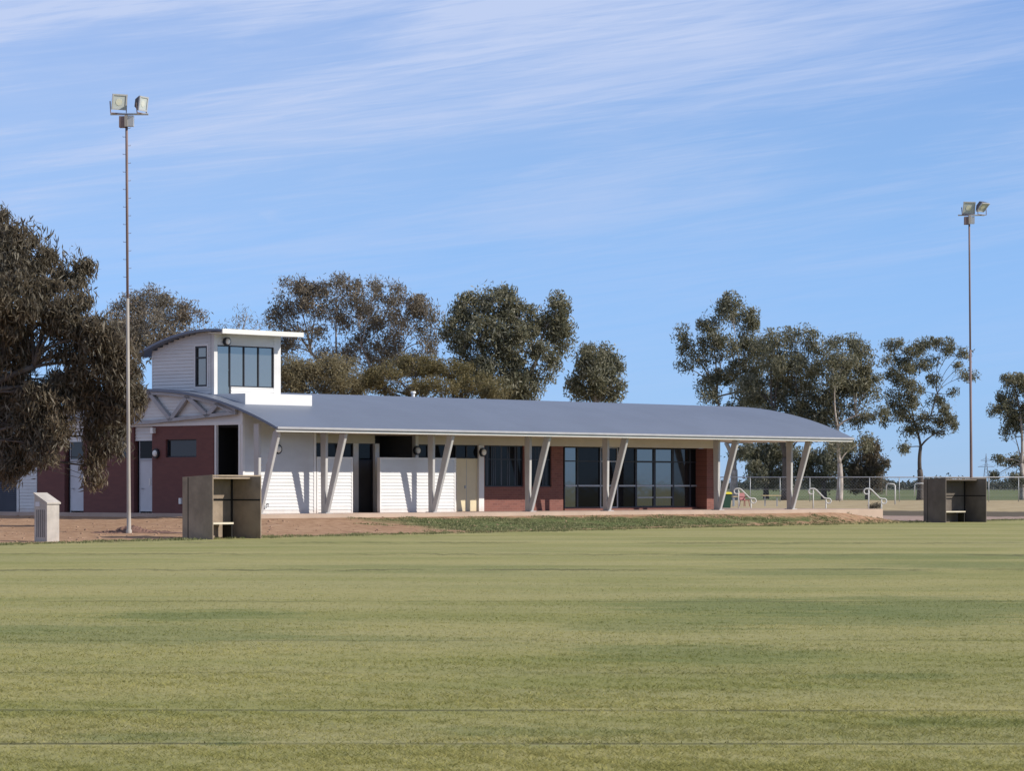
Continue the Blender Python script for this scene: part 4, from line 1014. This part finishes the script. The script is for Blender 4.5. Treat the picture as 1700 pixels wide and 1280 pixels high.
def tree(name, label, D, base, forks, lobes, leaf, bark='bark_pale', cr=.5, per=55, dens=1.0, Lr=(.22, .42), Wr=(.05, .10), droop=.9, r0=.28, group=None, depth=.8, twigs=True, cat='tree', gap=.15, lift=.16, feather=.6):
    """lobes: (cx, cy, rx, ry) in photo pixels at distance D, forks: points where the trunk divides"""
    X, _, _ = at(base[0], base[1], D); Zb = gz(X, D)
    root = empty(name, (X, D, Zb)); tag(root, label, cat, group)
    s = D / FPX
    loc = lambda px, py: np.array([(px - base[0]) * s, 0.0, EYE + (HY - py) * s - Zb])
    tb = MB()
    b0 = np.array([0, 0, -.15]); fk = [loc(*f) for f in forks]
    done = [(b0, r0)]; frad = []
    for i, f in enumerate(fk):
        if i == 0: q0, rq = done[0]
        else: q0, rq = min(done[1:], key=lambda d: np.linalg.norm(d[0] - f) + (50 if d[0][2] > f[2] else 0))
        if i: f = f + np.array([0, rng.uniform(-1, 1) * .25 * np.linalg.norm(f - q0), 0]); fk[i] = f
        pts = curve(q0, f, 8, .04, .03); r2 = rq * (.8 if i == 0 else .62)
        tb.tube([tuple(p) for p in pts], list(np.linspace(rq * (1.2 if i == 0 else .78), r2, 8)), 9)
        done.append((f, r2)); frad.append(r2)
    ext = max(l[2] for l in lobes) * s
    allP = []; allF = []
    for (cx, cy, rx, ry) in lobes:
        c = loc(cx, cy); c[1] = rng.uniform(-1, 1) * ext * depth
        rx_, ry_ = rx * s, ry * s
        # the limb starts at the fork best placed below the lobe
        cand = [f for f in fk if f[2] < c[2] + .3] or [fk[0]]
        f = min(cand, key=lambda q: abs(q[0] - c[0]) + .35 * abs(q[2] - c[2]))
        rr = next(r_ for q_, r_ in zip(fk, frad) if q_ is f)
        lp = curve(f, c, 9, lift, .06)
        lr0 = min(rr * .7, .03 + .016 * np.linalg.norm(c - f))
        tb.tube([tuple(p) for p in lp], list(np.linspace(lr0, .022 + .0, 9)), 6)
        area = math.pi * rx_ * ry_
        n = max(3, int(dens * area * 1.6 / (cr * cr)))
        g = rng.normal(0, 1, (n, 3)); g /= np.linalg.norm(g, axis=1)[:, None]
        rad = rng.uniform(.25, 1.0, n) ** .55
        q = c + g * rad[:, None] * np.array([rx_, rx_ * .85, ry_])
        q = q[rng.uniform(0, 1, n) > gap * (q[:, 2] < c[2])]
        nf = int(len(q) * per * LEAFY * .30 * feather)
        gf = rng.normal(0, 1, (nf, 3)); gf /= np.linalg.norm(gf, axis=1)[:, None]
        allF.append(c + gf * (rng.uniform(.35, 1.22, nf) ** .8)[:, None] * np.array([rx_ + cr * .3, rx_ * .9, ry_ + cr * .3]))
        for p in q:
            if twigs and rng.uniform() < .6:
                k = rng.integers(4, 9)
                tb.tube([tuple(v) for v in curve(lp[k], p, 4, .12, .08)], [.022, .018, .014, .008], 4, False)
            m_ = max(6, int(per * LEAFY * rng.uniform(.5, 1.4)))
            sq = rng.uniform(.6, 1.2) * cr
            allP.append(p + np.clip(rng.normal(0, 1, (m_, 3)), -1.7, 1.7) * np.array([sq * .55, sq * .55, sq * .5]))
    P = np.concatenate(allP + allF)
    v, f_ = leaf_quads(P, Lr, Wr, droop)
    tb.build('trunk', bark, root, True)
    np_mesh('crown', v, f_, leaf, root)
    return root
GB_ = 'gum trees behind the clubhouse'
tree('gum_tree', 'big dark drooping gum at the left overhanging the brick end wall', 108, (-75, 868), [(-60, 760), (-30, 660), (10, 600), (60, 610)],
     [(-20, 420, 50, 75), (45, 420, 48, 45), (10, 500, 75, 65), (115, 448, 30, 32), (92, 515, 48, 42), (10, 590, 48, 55), (142, 497, 20, 18), (128, 550, 30, 30),
      (-10, 680, 50, 60), (45, 700, 45, 55), (35, 755, 38, 34), (14, 783, 18, 22), (112, 640, 34, 36), (165, 600, 46, 46), (205, 605, 30, 50), (150, 660, 45, 42), (205, 668, 30, 38),
      (168, 725, 32, 42), (155, 775, 13, 32), (100, 705, 28, 38), (85, 745, 28, 24), (180, 560, 30, 30), (70, 660, 30, 30), (110, 590, 25, 18)],
     'leaves_brown', 'bark_dark', cr=.40, per=78, dens=1.0, Lr=(.20, .42), Wr=(.035, .07), droop=1.6, r0=.34, depth=.7, gap=.22, feather=.6)
tree('gum_tree', 'thin greyish gum rising behind the tower roof at the left', 200, (262, 835), [(258, 660), (255, 580)],
     [(250, 502, 45, 22), (205, 522, 30, 28), (298, 530, 40, 22), (250, 555, 60, 34), (318, 560, 24, 16), (215, 570, 30, 30), (190, 545, 18, 22), (285, 580, 40, 25)],
     'leaves_grey', cr=.6, per=64, dens=1.0, Lr=(.2, .4), Wr=(.045, .085), r0=.26, group=GB_)
tree('bare_tree', 'low leafless twiggy tree just behind the tower roof', 205, (402, 838), [(400, 620), (400, 570)],
     [(392, 540, 26, 14), (430, 545, 22, 14), (365, 556, 22, 12), (410, 528, 14, 12), (420, 570, 30, 12), (375, 575, 25, 10)], 'leaves_grey', cr=.6, per=14, dens=.9, Lr=(.2, .4), Wr=(.03, .06), r0=.2)
tree('gum_tree', 'wide sparse grey brown gum with many bare stems right of the tower', 210, (592, 838), [(592, 720), (560, 640), (625, 640), (515, 585), (600, 575), (660, 600)],
     [(490, 488, 36, 26), (472, 530, 26, 30), (560, 484, 46, 24), (528, 512, 40, 24), (622, 488, 50, 26), (678, 512, 36, 24), (590, 520, 46, 28), (645, 540, 46, 28), (706, 526, 24, 30),
      (515, 560, 28, 20), (600, 580, 40, 28), (668, 592, 36, 28), (706, 570, 22, 30), (468, 575, 20, 30), (560, 600, 30, 25), (640, 620, 40, 25), (700, 620, 30, 25)],
     'leaves_grey', cr=.6, per=62, dens=1.0, Lr=(.2, .4), Wr=(.045, .085), r0=.3, group=GB_, feather=.35, gap=.5)
tree('bush', 'rounded olive brown bush behind the roof right of the tower', 172, (530, 838), [(530, 760), (525, 700)],
     [(500, 625, 38, 34), (545, 628, 42, 36), (575, 630, 28, 34), (480, 640, 26, 40), (600, 645, 20, 20)], 'leaves_bush', 'bark_dark', cr=.45, per=60, dens=1.3, Lr=(.14, .3), Wr=(.035, .07), droop=-.2, r0=.2, cat='bush')
tree('tea_tree', 'low spreading dark tree with golden top above the middle of the roof', 166, (700, 838), [(705, 740), (690, 680), (760, 690)],
     [(640, 626, 34, 14), (690, 606, 48, 15), (740, 613, 44, 16), (786, 636, 42, 14), (822, 652, 28, 10), (655, 650, 36, 10), (722, 645, 46, 14), (620, 640, 18, 10), (765, 655, 30, 9)],
     'leaves_gold', 'bark_dark', cr=.38, per=60, dens=1.35, Lr=(.12, .28), Wr=(.03, .06), droop=-.4, r0=.25, depth=.9)
tree('gum_tree', 'dense dark green gum behind the middle of the roof, tallest there', 200, (845, 838), [(845, 740), (820, 650), (870, 660), (800, 580), (890, 600)],
     [(818, 502, 38, 28), (776, 515, 26, 24), (858, 528, 36, 28), (757, 552, 22, 40), (800, 560, 48, 36), (858, 578, 42, 38), (924, 520, 22, 26), (934, 560, 20, 42), (905, 545, 20, 24),
      (818, 622, 46, 36), (868, 640, 38, 26), (912, 610, 20, 20), (770, 600, 16, 18), (850, 655, 40, 20), (905, 585, 18, 12)],
     'leaves_gum', cr=.55, per=60, dens=1.0, Lr=(.22, .42), Wr=(.055, .11), r0=.4, group=GB_, gap=.2)
tree('gum_tree', 'small round gum above the roof standing apart to the right of the dense one', 206, (988, 838), [(988, 740), (985, 680)],
     [(983, 594, 28, 24), (1014, 610, 20, 32), (972, 640, 30, 26), (1008, 645, 26, 22), (950, 642, 13, 10), (990, 615, 30, 28), (1030, 635, 9, 12)],
     'leaves_gum', cr=.5, per=60, dens=1.0, Lr=(.2, .4), Wr=(.055, .11), r0=.26, group=GB_)
tree('gum_tree', 'tall open gum with forked pale trunk behind the right end of the roof', 300, (1216, 831), [(1219, 780), (1205, 735), (1250, 735), (1190, 660), (1235, 650)],
     [(1214, 510, 24, 20), (1236, 535, 26, 28), (1180, 545, 20, 24), (1130, 552, 14, 13), (1142, 580, 15, 20), (1166, 588, 20, 26), (1202, 575, 24, 26), (1246, 582, 24, 28), (1136, 606, 14, 9),
      (1178, 636, 22, 24), (1216, 622, 34, 26), (1240, 655, 30, 22), (1176, 662, 18, 12), (1250, 620, 18, 22), (1240, 700, 30, 22), (1215, 690, 22, 22), (1260, 670, 26, 26), (1225, 755, 20, 12), (1262, 590, 20, 26)],
     'leaves_gum', cr=.75, per=70, dens=.9, Lr=(.26, .52), Wr=(.07, .135), r0=.40, group=GB_, gap=.42, feather=.35)
tree('gum_tree', 'broad gum with dark trunk seen through the open veranda', 292, (1304, 831), [(1304, 760), (1285, 700), (1325, 695)],
     [(1288, 570, 30, 22), (1330, 562, 34, 18), (1300, 605, 36, 28), (1252, 645, 26, 30), (1262, 700, 26, 20), (1318, 675, 34, 26), (1370, 670, 28, 28), (1318, 705, 32, 22), (1355, 712, 30, 20), (1285, 722, 28, 14), (1318, 620, 40, 30), (1350, 598, 32, 28), (1288, 648, 32, 28), (1340, 645, 38, 28), (1275, 690, 24, 22), (1335, 690, 30, 20)],
     'leaves_gum', 'bark_dark', cr=.75, per=62, dens=.85, Lr=(.26, .52), Wr=(.07, .135), r0=.42, group=GB_, gap=.45, feather=.4)
tree('gum_tree', 'leaning gum with pale trunk just beyond the tip of the roof', 290, (1393, 831), [(1394, 770), (1390, 710), (1420, 690)],
     [(1402, 574, 34, 18), (1388, 615, 36, 30), (1430, 600, 20, 30), (1444, 645, 20, 28), (1398, 660, 36, 26), (1376, 700, 26, 24), (1428, 690, 28, 20), (1462, 665, 12, 12), (1412, 630, 34, 28), (1455, 690, 16, 14), (1390, 740, 30, 14), (1440, 735, 18, 12)],
     'leaves_gum', cr=.75, per=64, dens=.88, Lr=(.26, .52), Wr=(.07, .135), r0=.30, group=GB_, gap=.42, feather=.4)
tree('bush', 'dark leafy shrub under the tall gums left of the last veranda post', 320, (1272, 828), [(1272, 800)],
     [(1270, 765, 30, 28), (1255, 790, 18, 20), (1295, 745, 26, 22), (1288, 790, 28, 18), (1318, 770, 22, 24), (1250, 750, 16, 16)], 'leaves_gum', 'bark_dark', cr=.7, per=70, dens=.9, Lr=(.3, .5), Wr=(.07, .13), r0=.3, cat='bush')
tree('bush', 'dark leafy shrub right of the last veranda post', 318, (1368, 829), [(1368, 800)],
     [(1360, 772, 28, 24), (1388, 765, 24, 22), (1372, 798, 32, 14), (1342, 785, 18, 20), (1410, 785, 18, 18), (1400, 745, 26, 16)], 'leaves_gum', 'bark_dark', cr=.7, per=70, dens=.9, Lr=(.3, .5), Wr=(.07, .13), r0=.3, cat='bush')
tree('bush', 'dark bushy sapling at the right edge of the gum group', 316, (1440, 829), [(1440, 805)],
     [(1436, 772, 22, 24), (1452, 795, 20, 22), (1425, 800, 18, 18), (1465, 770, 9, 7), (1445, 745, 18, 16)], 'leaves_brown', 'bark_dark', cr=.65, per=70, dens=1.0, Lr=(.3, .5), Wr=(.07, .13), r0=.25, cat='bush')
tree('gum_tree', 'lone open gum with visible limbs left of the far light pole', 296, (1527, 831), [(1527, 780), (1528, 742), (1518, 700), (1545, 690), (1555, 655), (1512, 650)],
     [(1488, 574, 18, 11), (1534, 571, 26, 10), (1564, 572, 20, 9), (1580, 584, 14, 9), (1602, 583, 11, 11), (1606, 624, 15, 11), (1473, 598, 7, 5), (1490, 600, 16, 10), (1490, 622, 20, 16), (1505, 648, 22, 18),
      (1496, 690, 20, 16), (1520, 716, 22, 10), (1572, 690, 16, 16), (1552, 668, 18, 12), (1582, 706, 10, 10), (1472, 700, 7, 12), (1494, 745, 13, 8), (1545, 600, 26, 8), (1560, 718, 14, 7), (1525, 610, 20, 8), (1512, 588, 16, 10), (1548, 630, 14, 8), (1585, 655, 10, 8), (1484, 660, 12, 14), (1536, 690, 14, 10), (1590, 612, 9, 8), (1508, 670, 16, 14), (1560, 700, 16, 10), (1500, 612, 16, 12)],
     'leaves_gum', 'bark_dark', cr=.6, per=50, dens=.85, Lr=(.26, .5), Wr=(.065, .125), r0=.33, group=GB_, gap=.3, depth=.7, lift=.05, feather=.3)
tree('gum_tree', 'tall slender gum at the right edge of the view', 302, (1697, 832), [(1696, 770), (1694, 700), (1690, 660)],
     [(1680, 632, 18, 10), (1660, 680, 18, 10), (1674, 662, 16, 16), (1690, 690, 16, 22), (1702, 640, 20, 16), (1682, 715, 16, 12), (1660, 763, 11, 8), (1692, 765, 16, 12), (1655, 790, 8, 5), (1692, 800, 18, 12), (1715, 680, 20, 30), (1672, 690, 14, 8)],
     'leaves_gum', cr=.62, per=66, dens=.95, Lr=(.26, .5), Wr=(.065, .125), r0=.26, group=GB_, gap=.2)

tree('bush', 'small dry brown shrub on the ground behind the outer handrail', 182, (1452, 848), [(1452, 845)],
     [(1447, 843, 6, 4), (1457, 841, 6, 5)], 'leaves_brown', 'bark_dark', cr=.2, per=40, dens=1.0, Lr=(.1, .2), Wr=(.02, .04), droop=0, r0=.03, cat='bush')

# far belt of trees along the horizon, one mass
BP = []
for k in range(620):
    d_ = rng.uniform(1150, 1500); px = rng.uniform(1080, 1900) if k < 520 else rng.uniform(-200, 1080)
    X = (px - CX) * d_ / FPX; hh = 2.5 + 3.2 * (math.sin(px * .045) * .5 + .5) * rng.uniform(.4, 1)
    n = 40
    p = np.stack([X + rng.normal(0, 2.2, n), d_ + rng.normal(0, 2, n), gz(X, d_) + np.abs(rng.normal(hh * .5, hh * .32, n))], -1); BP.append(p)
v, f_ = leaf_quads(np.concatenate(BP), (1.0, 1.9), (.6, 1.2), 0)
o = np_mesh('tree_belt', v, f_, 'leaves_far_hazed'); tag(o, 'low far-off belt of trees along the horizon beyond the green field', 'tree belt', kind='stuff')
